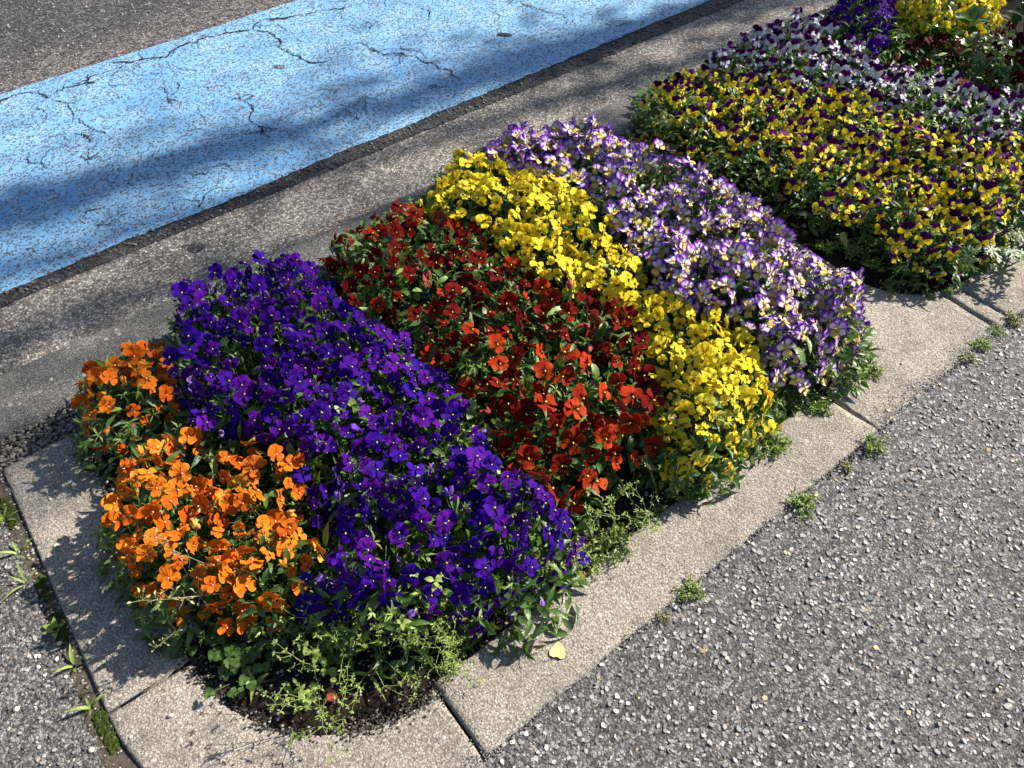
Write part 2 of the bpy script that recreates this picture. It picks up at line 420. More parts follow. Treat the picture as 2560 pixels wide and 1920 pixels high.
kerb = obj('kerb', mesh('kerb_bedding', [(-.30, .33, -.035), (.17, .33, -.035), (.17, .42, -.035), (.0, .42, -.035), (-.17, .60, -.035), (-.17, 1.38, -.035), (-.30, 1.38, -.035)], [(0, 1, 2, 3, 4, 5, 6)], [M_joint], smooth=False)); kerb['kind'] = 'structure'
XO, XI = -.312, -.160
slab('kerb_block', lin((XO, 1.385), (XO, .748), 64), lin((XI + .01, 1.385), (XI, .748), 64), M_kerb, kerb, seed=1)
def corner(cx, cy, r, n, a0, a1): return [(cx + r * math.cos(a0 + (a1 - a0) * i / (n - 1)), cy + r * math.sin(a0 + (a1 - a0) * i / (n - 1))) for i in range(n)]
slab('kerb_block', corner(.163, .742, .475, 70, R(180), R(270))[:-1] + [(.161, .292)],
     [(x, y + (.0 if i < 60 else 0)) for i, (x, y) in enumerate(corner(.161, .742, .321, 70, R(180.5), R(269.5)))][:-1] + [(.160, .438)], M_kerb, kerb, seed=2)
slab('kerb_block', lin((.1665, .284), (1.262, .284), 110), lin((.166, .441), (1.240, .432), 110), M_kerb, kerb, z=.0015, seed=3)
# broad block whose inner edges follow the rounded corners of both beds
Ls = []; Rs = []
for i in range(130):
    y = .284 + (1.452 - .284) * i / 129
    xl = 1.2632 if y < .43 else (1.245 + math.sqrt(max(0, .2 ** 2 - max(0, .63 - y) ** 2)) if y < .63 else 1.445)
    xr = 1.757 if y < .445 else (1.80 - math.sqrt(max(0, .2 ** 2 - max(0, .645 - y) ** 2)) + .03 if y < .645 else 1.63)
    Ls.append((xl, y)); Rs.append((xr, y))
slab('kerb_block', Ls, Rs, M_kerb, kerb, seed=4, nc=26)
slab('kerb_block', lin((1.766, .288), (1.812, .288), 8), lin((1.764, .447), (1.806, .447), 8), M_kerb, kerb, z=.003, seed=6)
slab('kerb_block', lin((1.818, .284), (4.2, .284), 150), lin((1.812, .44), (4.2, .44), 150), M_kerb, kerb, z=.004, seed=5)
# roadside kerb
rk = obj('road_kerb', mesh('road_kerb_bedding', [(-4, 1.48, -.05), (6, 1.48, -.05), (6, 1.63, -.05), (-4, 1.63, -.05)], [(0, 1, 2, 3)], [M_joint], smooth=False)); rk['kind'] = 'structure'
def rk_z(x): return .012 if x < .3 else .004
for a, b in [(-2.1, -.62), (-.615, 1.15), (1.155, 1.755), (1.76, 2.36), (2.365, 3.6)]:
    n = max(20, int((b - a) / .012)); L = lin((a, 1.466), (b, 1.466), n); Rr = lin((a, 1.652 - .012 * a), (b, 1.652 - .012 * b), n)
    slab('kerb_block', L, Rr, M_kerb2, rk, z=.01, depth=.12, seed=a * 7, rr=.014)

# soil in the two beds and gravel in the open joint
def soil(name, poly, z, n=40):
    xs_ = [p[0] for p in poly]; ys_ = [p[1] for p in poly]; x0, x1, y0, y1 = min(xs_), max(xs_), min(ys_), max(ys_)
    v = []; f = []; nx = int((x1 - x0) / .025) + 1; ny = int((y1 - y0) / .025) + 1
    for i in range(nx + 1):
        for j in range(ny + 1):
            x = x0 + (x1 - x0) * i / nx; y = y0 + (y1 - y0) * j / ny
            e = min(x - x0, x1 - x, y - y0, y1 - y)
            v.append((x, y, z + .02 * min(1, e / .25) + .008 * mnoise.noise(Vector((x * 18, y * 18, 2))) + .004 * mnoise.noise(Vector((x * 60, y * 60, 4)))))
    for i in range(nx):
        for j in range(ny): a = i * (ny + 1) + j; f.append((a, a + ny + 1, a + ny + 2, a + 1))
    o = obj(name, mesh(name, v, f, [M_soil])); o['kind'] = 'structure'; return o
soil1 = soil('soil', [(-.20, .40), (1.5, 1.475)], -.012)
soil2 = soil('soil', [(1.6, .42), (4.2, 1.475)], -.012)
def pebble(mb, x, y, z, s, col, rn):
    n = 7; v = []; a0 = rn.uniform(0, 6.3); asp = rn.uniform(.65, 1)
    for (rr, hh) in ((.7, -.35), (1, .1), (.62, .55)):
        for k in range(n):
            t = a0 + 2 * math.pi * k / n; q = s * rr * rn.uniform(.88, 1.1)
            v.append((x + q * math.cos(t), y + q * asp * math.sin(t), z + s * hh * .8))
    v.append((x, y, z + s * .62)); f = []
    for r_ in range(2):
        for k in range(n): f.append((r_ * n + k, r_ * n + (k + 1) % n, (r_ + 1) * n + (k + 1) % n, (r_ + 1) * n + k))
    for k in range(n): f.append((2 * n + k, 2 * n + (k + 1) % n, 3 * n))
    mb.add(v, f, 0, (*col, 1))
def pebcol(rn, lo=.08, hi=.5):
    g = rn.uniform(lo, hi); return (g, g * rn.uniform(.86, .97), g * rn.uniform(.68, .9))
mb = MB()
for i in range(1500):
    if i < 750: x = rn.uniform(-.16, .3); y = rn.uniform(.45, .85); s = rn.uniform(.0012, .0036)
    else: x = rn.uniform(-.17, -.02); y = rn.uniform(.8, 1.47); s = rn.uniform(.002, .0055)
    if math.hypot(x - .161, y - .742) > .325 and x < .161 and y < .742: continue
    pebble(mb, x, y, -.001 + .006 * rn.random(), s, pebcol(rn, .06, .3 if i < 750 else .36), rn)
for i in range(160):
    pebble(mb, rn.uniform(.3, 1.4), rn.uniform(.443, .5), -.004, rn.uniform(.0015, .004), pebcol(rn, .06, .35), rn)
obj('pebbles', mb.mesh('pebbles', [M_peb]), soil1)['kind'] = 'stuff'
mb = MB()
for i in range(2600):      # soil crumbs spilt over the inner rim of the kerb
    k = rn.random(); off = rn.gauss(-.004, .009)
    if k < .55: t = rn.uniform(R(178), R(272)); x, y = .161 + (.321 + off) * math.cos(t), .742 + (.321 + off) * math.sin(t)
    elif k < .75: x, y = XI - off, rn.uniform(.74, 1.38)
    else: x, y = rn.uniform(.16, 1.25), .438 - off
    if mnoise.noise(Vector((x * 16, y * 16, 3.3))) < -.05 and off > 0: continue
    g = rn.choice([.02, .03, .05, .12]) * rn.uniform(.7, 1.3); chip(mb, x, y, .0005 if off > .001 else -.004, rn.uniform(.0012, .0034), (g, g * .8, g * .62), rn, .7, .4, 5, .85)
obj('soil_crumbs', mb.mesh('soil_crumbs', [M_chip], False), soil1)['kind'] = 'stuff'
mb = MB()
for i in range(900):
    x = rn.uniform(-.345, -.13); y = rn.uniform(1.385, 1.468); pebble(mb, x, y, -.008 + rn.uniform(0, .006), rn.uniform(.002, .0055), pebcol(rn, .04, .24), rn)
gj = sheet('gravel_joint', -.345, 1.38, -.15, 1.47, -.010, M_joint)
obj('pebbles', mb.mesh('pebbles', [M_peb]), gj)['kind'] = 'stuff'

# ------------------------------------------------------------------ plant materials
def leaf_mat(name, dark, light, rough=.42, tr=.28, attr=True):
    t = NT(name)
    a = t.n('SeparateColor', {0: t.n('Attribute', attribute_name='pc').outputs['Color']})
    oi = t.n('ObjectInfo')
    k = t.math('ADD', t.math('MULTIPLY', a.outputs[0], .8), t.math('MULTIPLY', oi.outputs['Random'], .2))
    col = t.mix(k, dark, light)
    col = t.mix(t.ramp(a.outputs[2], .12, 0, 0, .22), col, tuple(min(1, x * 1.7 + .02) for x in light))
    n = t.noise(t.pos(), 120, 3)
    col = t.mix(t.ramp(n, .3, .75, 0, .35), col, tuple(x * .5 for x in dark))
    tc = t.mix(.5, col, (.18, .34, .02))
    return t.done(col, rough, .5, t.bump(n, .0015), tr, tc)
M_leaf = leaf_mat('pansy_leaf', (.026, .062, .012), (.125, .215, .036))
M_lite = leaf_mat('young_leaf', (.09, .17, .03), (.30, .42, .10), .45, .3)
M_weed = leaf_mat('weed_leaf', (.13, .20, .03), (.36, .46, .11), .5, .3)
M_dry = leaf_mat('dry_weed', (.22, .20, .08), (.45, .42, .22), .6, .25)
M_shrub = leaf_mat('shrub_leaf', (.02, .045, .012), (.08, .15, .03), .3, .2)
M_stem = leaf_mat('stem_green', (.045, .085, .02), (.12, .19, .05), .5, .15)

def petal_mat(name, A, B, edge=None, ew=(.6, 1.0), throat=None, tr_=(.15, .45), rays=0.0, vein=.25, trans=.32, rough=.65, spec=.08, sheen=0, blot=None):
    """A..B mixed by the flower's own tint; a rim colour; a throat colour with rays; darker veins."""
    t = NT(name)
    a = t.n('SeparateColor', {0: t.n('Attribute', attribute_name='pc').outputs['Color']})
    u, e, b = a.outputs[0], a.outputs[1], a.outputs[2]
    oi = t.n('ObjectInfo')
    col = t.mix(oi.outputs['Alpha'], A, B)
    nz = t.noise(t.pos(), 140, 3)
    vn = t.math('ADD', t.math('MULTIPLY', t.math('SINE', t.math('MULTIPLY', b, 62.0)), .5), .5)
    vfac = t.math('MULTIPLY', t.math('MULTIPLY', t.math('POWER', vn, 3.0), t.ramp(u, .95, .25)), vein)
    if edge:
        ed = t.math('ADD', e, t.math('MULTIPLY', t.math('SUBTRACT', nz, .5), .35))
        col = t.mix(t.math('MULTIPLY', t.ramp(ed, ew[0], ew[1]), 1.0), col, edge)
    col = t.mix(vfac, col, t.mix(.75, col, (0, 0, 0)))
    if throat:
        fac = t.ramp(u, tr_[1], tr_[0])
        if rays: fac = t.math('MULTIPLY', fac, t.math('ADD', 1 - rays, t.math('MULTIPLY', vn, rays)))
        col = t.mix(fac, col, throat)
    if blot: col = t.mix(t.ramp(u, blot[1], blot[0]), col, blot[2])
    col = t.mix(1.0, col, oi.outputs['Color'], 'MULTIPLY')
    n2 = t.bump(t.math('ADD', vn, t.math('MULTIPLY', nz, 1.5)), .0004, .8)
    return t.done(col, rough, spec, n2, trans, None, sheen)
def PM(name, *a, **k): return petal_mat('petal_' + name, *a, **k)
KIND = {}
o_f = PM('orange', (.72, .12, .006), (.86, .25, .02), throat=(.75, .08, .004), tr_=(.05, .4), vein=.2, edge=(.95, .36, .03), ew=(.85, 1.1))
o_b = PM('orange_back', (.86, .34, .04), (.92, .54, .09), vein=.15)
KIND['orange'] = dict(f=(o_f, o_f, o_f), b=o_b, D=.0400, eye=(.95, .55, .3))
v_f = PM('violet', (.030, .002, .245), (.11, .004, .27), throat=(.016, .003, .12), tr_=(.1, .55), rays=.6, vein=.35, trans=.3, edge=(.045, .004, .32), ew=(.8, 1.25))
v_b = PM('violet_back', (.16, .06, .45), (.34, .20, .52), vein=.2, trans=.3)
KIND['violet'] = dict(f=(v_f, v_f, v_f), b=v_b, D=.0415, eye=(.6, .45, .15))
r_f = PM('red', (.14, .002, .0025), (.56, .045, .008), throat=(.05, .002, .002), tr_=(.1, .5), vein=.35, edge=(.30, .008, .005), ew=(.9, 1.2), rough=.75, sheen=.0)
r_l = PM('red_lower', (.16, .0025, .0025), (.62, .07, .010), throat=(.05, .002, .002), tr_=(.12, .55), rays=.5, vein=.4, edge=(.75, .30, .04), ew=(.95, 1.06), rough=.7)
r_b = PM('red_back', (.36, .06, .06), (.60, .17, .14), vein=.2)
KIND['red'] = dict(f=(r_f, r_l, r_l), b=r_b, D=.0475, eye=(.8, .6, .06))
y_f = PM('yellow', (.93, .77, .045), (.95, .84, .09), vein=.12, throat=(.84, .55, .01), tr_=(.05, .4), trans=.46)
y_l = PM('yellow_lower', (.92, .74, .035), (.94, .80, .06), vein=.15, throat=(.86, .52, .01), tr_=(.1, .5), blot=(.17, .27, (.03, .008, .003)), trans=.46)
y_b = PM('yellow_back', (.93, .78, .08), (.95, .84, .16), vein=.1, trans=.46)
KIND['yellow'] = dict(f=(y_f, y_l, y_l), b=y_b, D=.0385, eye=(.06, .015, .004))
l_u = PM('lilac_upper', (.60, .47, .80), (.86, .82, .78), edge=(.20, .018, .44), ew=(.28, .9), vein=.2, throat=(.85, .80, .45), tr_=(.12, .5))
l_m = PM('lilac_side', (.80, .76, .70), (.86, .82, .56), edge=(.19, .02, .40), ew=(.6, .96), vein=.25, throat=(.78, .6, .10), tr_=(.1, .5))
l_l = PM('lilac_lower', (.80, .62, .10), (.82, .70, .28), edge=(.34, .12, .35), ew=(.86, 1.08), vein=.3, throat=(.06, .015, .01), tr_=(.12, .55), rays=.85)
l_b = PM('lilac_back', (.52, .42, .76), (.82, .78, .74), edge=(.20, .05, .48), ew=(.35, .95), vein=.2)
KIND['lilac'] = dict(f=(l_u, l_m, l_l), b=l_b, D=.0445, eye=(.85, .5, .03))
p_u = PM('plum', (.040, .002, .05), (.14, .006, .17), vein=.2, rough=.55)
p_b = PM('plum_back', (.22, .02, .28), (.34, .08, .40), vein=.15)
KIND['bicolour'] = dict(f=(p_u, y_f, y_f), b=p_b, bl=y_b, D=.043, eye=(.75, .38, .01))
w_f = PM('white', (.66, .64, .78), (.76, .75, .76), vein=.1, throat=(.78, .74, .55), tr_=(.08, .35))
w_b = PM('white_back', (.66, .64, .62), (.72, .70, .70), vein=.08)
KIND['white'] = dict(f=(p_u, w_f, w_f), b=p_b, bl=w_b, D=.043, eye=(.8, .55, .03))
KIND['indigo'] = dict(f=(v_f, v_f, v_f), b=v_b, D=.042, eye=(.75, .7, .5))
d_f = PM('claret', (.06, .0015, .008), (.10, .003, .012), vein=.3, throat=(.03, .001, .002), tr_=(.1, .5))
KIND['claret'] = dict(f=(d_f, d_f, d_f), b=r_b, D=.043, eye=(.6, .4, .03))
KIND['gold'] = dict(f=(y_f, y_l, y_l), b=y_b, D=.043, eye=(.06, .015, .004))

# ------------------------------------------------------------------ petals, flowers, leaves
NR, NS = 4, 14
def petal_mesh(name, mats, ang, L, W, off, zoff, cup, side, ripple, notch, rn):
    """A rounded petal of the flower in its own frame: flower faces +Z, its top is +Y; two skins 0.5 mm apart."""
    fr = []; at = []; ph = rn.uniform(0, 6.3); ca, sa = math.cos(ang), math.sin(ang)
    def P(r, t):
        yy = r * math.cos(t); xx = r * math.sin(t)
        y = off + L / 2 * (1 + yy); k = (y - off) / L
        taper = .38 + .62 * min(1, (k * 1.25)) ** .7
        x = W / 2 * xx * taper
        if notch and yy > 0: y -= notch * L * math.exp(-(xx / .28) ** 2) * r * r * max(0, math.cos(t))
        y += L * .02 * math.sin(5 * t + ph) * r; x += W * .012 * math.sin(4 * t + ph * 2) * r
        d = y / .02
        z = zoff + cup * d * d + side * (x / .01) ** 2 + ripple * math.sin(3 * t + ph) * r * r + ripple * .5 * math.sin(6 * t + ph * 3) * r ** 3
        X = x * ca + y * sa; Y = -x * sa + y * ca
        return (X, Y, z), (min(1, math.hypot(x, y) / (L + off)), r, .5 + math.atan2(x, y + .004) / 3.0, 1)
    p, a = P(0, 0); fr.append(p); at.append(a)
    for i in range(1, NR + 1):
        r = (i / NR) ** .8
        for j in range(NS):
            p, a = P(r, 2 * math.pi * j / NS); fr.append(p); at.append(a)
    f = []
    for j in range(NS): f.append((0, 1 + (j + 1) % NS, 1 + j))
    for i in range(NR - 1):
        for j in range(NS):
            q = 1 + i * NS; f.append((q + j, q + (j + 1) % NS, q + NS + (j + 1) % NS, q + NS + j))
    n = len(fr); m1 = len(f)
    v = fr + [(x, y, z - .00045) for x, y, z in fr]
    f2 = [tuple(i + n for i in reversed(q)) for q in f]
    # petals are drawn with the angle clockwise from the top, so the front skin must face +Z
    def up(q):
        a, b, c = (Vector(v[i]) for i in q[:3]); return (b - a).cross(c - a).z > 0
    f = [q if up(q) else tuple(reversed(q)) for q in f]; f2 = [q if not up(q) else tuple(reversed(q)) for q in f2]
    return mesh(name, v, f + f2, mats, [0] * m1 + [1] * m1, {'pc': at + at})
PET = {}
NV = 5
for k, d in KIND.items():
    bl = d.get('bl', d['b']); rn = random.Random(hash_ := sum(map(ord, k)))
    S = []
    for vi in range(NV):
        c = rn.uniform(-1, 1); rp = lambda: rn.uniform(.0006, .0026)
        big = k in ('red', 'yellow', 'orange', 'violet', 'indigo', 'gold', 'claret', 'lilac')
        uL, uW = (.0195, .0215) if big else (.0195, .0185)
        cup_u = rn.uniform(-.006, .003); cup_l = rn.uniform(-.005, .006); cup_d = rn.uniform(-.006, .004)
        S.append([
            petal_mesh('petal', [d['f'][0], d['b']], R(-26 + 3 * c), uL, uW, .0015, -.0012, cup_u, rn.uniform(-.0015, .001), rp(), .03, rn),
            petal_mesh('petal', [d['f'][0], d['b']], R(24 + 3 * c), uL * .98, uW, .0015, -.0006, cup_u * .8, rn.uniform(-.0015, .001), rp(), .03, rn),
            petal_mesh('petal', [d['f'][1], bl], R(-82 + 4 * c), .0172, .0165, .0012, .0002, cup_l, rn.uniform(-.001, .0015), rp(), 0, rn),
            petal_mesh('petal', [d['f'][1], bl], R(80 + 4 * c), .0172, .0165, .0012, .0004, cup_l * .9, rn.uniform(-.001, .0015), rp(), 0, rn),
            petal_mesh('petal', [d['f'][2], bl], R(180 + 4 * c), .0165, .0205 if k not in ('bicolour', 'white') else .0150, .001, .0012, cup_d, rn.uniform(-.001, .002), rp(), .10, rn)])
    PET[k] = S
def leaf_geo(mb, base, d, n, L, W, tone, rn, nseg=3, mi=0, fold=.25, bend=.3, cren=0.0):
    """one leaf: base point, direction d, face normal n; folded along the midrib and bent"""
    d = d.normalized(); s = d.cross(n).normalized(); n = s.cross(d)
    v = []; a = []; f = []
    for i in range(nseg + 1):
        u = i / nseg; wd = W / 2 * (math.sin(math.pi * min(1, (u * .88 + .08)) ** .85)) if 0 < i < nseg else (W * .07 if i == 0 else 0)
        if cren and i % 2 and 0 < i < nseg: wd *= 1 + cren
        c = base + d * (L * u) + n * (L * bend * (u * .6 - u * u))
        tn = tone + rn.uniform(-.05, .05)
        v += [c + s * wd + n * (wd * fold), c, c - s * wd + n * (wd * fold)]
        a += [(tn, u, 1, 1), (tn, u, 0, 1), (tn, u, 1, 1)]
    for i in range(nseg):
        q = 3 * i; f += [(q, q + 1, q + 4, q + 3), (q + 1, q + 2, q + 5, q + 4)]
    mb.add(v, f, mi, a)
def rv(rn): return Vector((rn.gauss(0, 1), rn.gauss(0, 1), rn.gauss(0, 1)))
FLB = {}
for k, d in KIND.items():
    t = NT('eye_' + k); M_eye = t.done(d['eye'], .5, .3)
    mb = MB(); rn = random.Random(1)
    v = []; f = []
    for i, (r_, z_) in enumerate(((.0016, .0012), (.0014, .0026), (.0006, .0032))):
        for j in range(7): tt = 2 * math.pi * j / 7; v.append((r_ * math.cos(tt) * .75, r_ * math.sin(tt) * 1.25 - .0008, z_))
    for i in range(2):
        for j in range(7): f.append((i * 7 + j, i * 7 + (j + 1) % 7, i * 7 + 7 + (j + 1) % 7, i * 7 + 7 + j))
    f.append(tuple(range(14, 21))); mb.add(v, f, 0)
    for j in range(5):
        tt = 2 * math.pi * j / 5 + .3; dd = Vector((math.cos(tt), math.sin(tt), -.12))
        leaf_geo(mb, Vector((0, 0, -.0028)), dd, Vector((0, 0, -1)), .0125, .0036, .6, rn, 2, 1, .1, -.1)
    mb.tube([(0, -.001, -.001), (0, .0012, -.0055), (0, -.0005, -.011)], .0019, .0011, 5, 1, (.5, 0, .5, 1))
    FLB[k] = mb.mesh('flower', [M_eye, M_lite])
# wilted blooms: petals rolled together into a crumpled cone
WILT = {}
for k, d in KIND.items():
    W_ = []
    for vi in range(3):
        rn = random.Random(vi * 7 + 3); mb = MB()
        for c in range(3):
            dd = (Vector((0, 0, 1)) + rv(rn) * .28).normalized(); q = dd.to_track_quat('Z', 'Y'); L = rn.uniform(.014, .022); v = []; a = []; f = []; ph = rn.uniform(0, 6)
            for i in range(6):
                u = i / 5; rr = .0055 * (math.sin(math.pi * min(1, u * .9 + .08)) ** .7) * rn.uniform(.7, 1.1)
                for j in range(8):
                    tt = 2 * math.pi * j / 8 + u * 1.4; r2 = rr * (1 + .4 * math.sin(3 * tt + ph))
                    v.append(q @ Vector((r2 * math.cos(tt), .55 * r2 * math.sin(tt), L * u))); a.append((.4 + .5 * u, .4 + .6 * u, j / 8, 1))
            for i in range(5):
                for j in range(8): f.append((i * 8 + j, i * 8 + (j + 1) % 8, i * 8 + 8 + (j + 1) % 8, i * 8 + 8 + j))
            mb.add(v, f, 0, a)
        for j in range(5):
            tt = 2 * math.pi * j / 5; leaf_geo(mb, Vector((0, 0, -.001)), Vector((math.cos(tt) * .6, math.sin(tt) * .6, 1)), Vector((math.cos(tt), math.sin(tt), -.5)), .011, .0035, .5, rn, 2, 1)
        W_.append(mb.mesh('wilted_flower', [d.get('bl', d['b']) if k in ('bicolour', 'white') else d['b'], M_lite]))
    WILT[k] = W_
# leaves
LEAF = []
for vi in range(8):
    rn = random.Random(vi + 40); mb = MB()
    leaf_geo(mb, Vector((0, 0, 0)), Vector((0, 1, 0)), Vector((0, 0, 1)), .040 + .012 * rn.random(), .012 + .005 * rn.random(), rn.uniform(.35, .95), rn, 9, 0, rn.uniform(.1, .4), rn.uniform(.1, .7), .14)
    LEAF.append(mb.mesh('leaf', [M_leaf if vi % 4 else M_lite]))
FOL = []
for vi in range(8):
    rn = random.Random(vi + 70); mb = MB(); Rf, Hf = .115, .15
    for i in range(330):
        t = rn.uniform(0, 6.283); r_ = Rf * math.sqrt(rn.random()) * 1.08; zc = Hf * math.sqrt(max(0.02, 1 - (min(r_, Rf * .99) / Rf) ** 2.6))
        z = zc * rn.uniform(.45, .95) if i % 3 else zc * rn.uniform(.15, .8)
        out = Vector((math.cos(t), math.sin(t), 0)); p = out * r_ + Vector((0, 0, z))
        d = (out * rn.uniform(.3, 1) + rv(rn) * .5 + Vector((0, 0, rn.uniform(-.1, .7)))).normalized()
        n = (Vector((0, 0, 1)) + out * .4 + rv(rn) * .35).normalized()
        if abs(n.dot(d)) > .93: continue
        leaf_geo(mb, p - d * .015, d, n, rn.uniform(.022, .042), rn.uniform(.007, .013), rn.uniform(.0, .75), rn, 3, 0, .3, .5)
    for i in range(26):      # bright young shoot tips
        t = rn.uniform(0, 6.283); r_ = Rf * math.sqrt(rn.random()); zc = Hf * math.sqrt(max(0.02, 1 - (min(r_, Rf * .99) / Rf) ** 2.6)); c = Vector((math.cos(t) * r_, math.sin(t) * r_, zc * rn.uniform(.8, 1.0)))
        ax = (Vector((math.cos(t) * .5, math.sin(t) * .5, 1)) + rv(rn) * .3).normalized()
        for j in range(7):
            d = (ax * rn.uniform(.2, .9) + rv(rn) * .75).normalized()
            leaf_geo(mb, c, d, (ax + rv(rn) * .2).normalized(), rn.uniform(.010, .022), rn.uniform(.003, .0055), rn.uniform(.3, 1), rn, 2, 1, .3, .4)
        mb.tube([c - Vector((0, 0, .07)), c - Vector((0, 0, .03)), c], .0014, .001, 3, 1, (.3, 0, .5, 1))
    FOL.append(mb.mesh('foliage', [M_leaf, M_lite]))
# ------------------------------------------------------------------ the flower beds
REG = [   # colour blocks as seen on the canopy
 ('orange_s', 'orange', [(140, 885), (155, 770), (205, 735), (290, 700), (352, 712), (362, 780), (385, 830), (368, 905), (255, 975), (200, 955)]),
 ('orange', 'orange', [(212, 1075), (300, 985), (330, 940), (400, 945), (430, 905), (470, 950), (545, 950), (600, 970), (645, 975), (658, 1050), (640, 1120), (690, 1170), (700, 1195), (645, 1260), (650, 1330), (540, 1365), (460, 1380), (340, 1330), (255, 1275), (205, 1170)]),
 ('violet', 'violet', [(350, 700), (395, 590), (520, 535), (665, 530), (690, 585), (740, 655), (850, 700), (900, 755), (950, 810), (1010, 870), (1060, 910), (1065, 1010), (1150, 1040), (1215, 1110), (1270, 1185), (1230, 1250), (1150, 1300), (1040, 1385), (900, 1390), (800, 1395), (650, 1335), (648, 1262), (705, 1195), (650, 1130), (665, 1050), (650, 975), (545, 948), (475, 960), (400, 905), (372, 790)]),
 ('red', 'red', [(685, 530), (735, 475), (810, 440), (880, 432), (960, 452), (1030, 485), (1062, 500), (1060, 555), (1100, 560), (1180, 598), (1330, 645), (1392, 720), (1385, 760), (1420, 850), (1440, 950), (1380, 985), (1300, 1025), (1220, 1090), (1120, 1015), (1070, 960), (1040, 860), (960, 800), (900, 740), (840, 690), (760, 650), (700, 570)]),
 ('yellow', 'yellow', [(860, 430), (930, 380), (985, 335), (1050, 335), (1130, 365), (1200, 392), (1280, 425), (1335, 500), (1372, 560), (1405, 620), (1470, 655), (1605, 705), (1645, 800), (1680, 940), (1560, 1060), (1440, 1020), (1440, 950), (1420, 850), (1385, 760), (1392, 720), (1330, 645), (1180, 598), (1100, 560), (1060, 555), (1062, 500), (1030, 485), (960, 452), (880, 432)]),
 ('lilac', 'lilac', [(985, 335), (1005, 285), (1130, 250), (1290, 262), (1345, 290), (1480, 345), (1605, 365), (1710, 450), (1800, 520), (1875, 640), (1885, 725), (1830, 800), (1720, 835), (1650, 800), (1605, 705), (1470, 655), (1405, 620), (1372, 560), (1335, 500), (1280, 425), (1200, 392), (1130, 365), (1050, 335)]),
]
OUT1 = [(1.42, .45), (1.29, .42), (1.01, .405), (.84, .39), (.70, .43), (.52, .43), (.43, .415), (.28, .43), (.15, .53), (.03, .65), (-.10, .73), (-.185, .86), (-.19, 1.03), (-.12, 1.12), (.04, 1.165), (-.11, 1.215), (-.15, 1.30), (-.13, 1.40), (-.05, 1.45), (.06, 1.45), (.13, 1.43), (.19, 1.52), (.35, 1.52), (.47, 1.46), (.66, 1.50), (.8, 1.49), (.96, 1.53), (1.03, 1.58), (1.24, 1.57), (1.39, 1.43), (1.47, 1.15), (1.52, .98), (1.50, .8), (1.48, .62)]
REG2 = [
 ('white', 'white', [(1470, 120), (1500, 85), (1560, 40), (1680, 35), (1805, 30), (1800, 90), (1880, 105), (1920, 150), (2010, 150), (2120, 190), (2212, 200), (2300, 220), (2300, 330), (2212, 290), (2120, 300), (2010, 270), (1930, 245), (1870, 200), (1800, 185), (1700, 165), (1600, 165), (1540, 160)]),
 ('indigo', 'indigo', [(1800, 30), (1805, -60), (1945, -60), (1940, 50), (1925, 100), (1895, 110), (1860, 80)]),
 ('gold', 'gold', [(1945, -60), (2165, -60), (2160, 40), (2140, 80), (2060, 85), (2000, 75), (1940, 70), (1945, 20)]),
 ('claret', 'claret', [(1930, 95), (2000, 75), (2060, 85), (2140, 80), (2160, 40), (2260, 60), (2300, 220), (2212, 200), (2120, 190), (2010, 150), (1925, 150)]),
 ('bicolour', 'bicolour', [(1330, 235), (1395, 150), (1470, 120), (1540, 160), (1600, 165), (1700, 165), (1800, 185), (1870, 200), (1930, 245), (2010, 270), (2120, 300), (2212, 290), (2330, 330), (2330, 520), (2212, 515), (2130, 560), (2040, 590), (1960, 560), (1900, 510), (1840, 470), (1760, 420), (1650, 350), (1480, 320), (1390, 290)]),
]
OUT2 = [(1.67, .60), (1.69, .50), (1.76, .43), (1.95, .415), (2.6, .41), (3.5, .42), (3.5, 1.48), (2.2, 1.52), (1.9, 1.51), (1.72, 1.50), (1.60, 1.46), (1.56, 1.38), (1.60, 1.22), (1.62, 1.0), (1.63, .8)]
HREG = {'orange_s': .145, 'orange': .155, 'violet': .17, 'red': .155, 'yellow': .165, 'lilac': .175, 'white': .16, 'indigo': .19, 'gold': .21, 'claret': .15, 'bicolour': .145, None: .06}
SPC = {'orange': .0305, 'violet': .0315, 'red': .0415, 'yellow': .0270, 'lilac': .0285, 'white': .035, 'indigo': .033, 'gold': .029, 'claret': .06, 'bicolour': .0360}
FILL = {'orange_s': .95, 'red': .88, 'bicolour': .85, 'white': .85, 'claret': .6}
GAP = {'red': -.30, 'orange': -.26, 'violet': -.36, 'lilac': -.36, 'bicolour': -.36, 'white': -.38, 'yellow': -.5}
def blur(a, k):
    for ax in (0, 1):
        c = np.cumsum(np.pad(a, [(k + 1, k) if i == ax else (0, 0) for i in (0, 1)], mode='edge'), axis=ax)
        n = a.shape[ax]; a = (np.take(c, range(2 * k + 1, 2 * k + 1 + n), axis=ax) - np.take(c, range(0, n), axis=ax)) / (2 * k + 1)
    return a
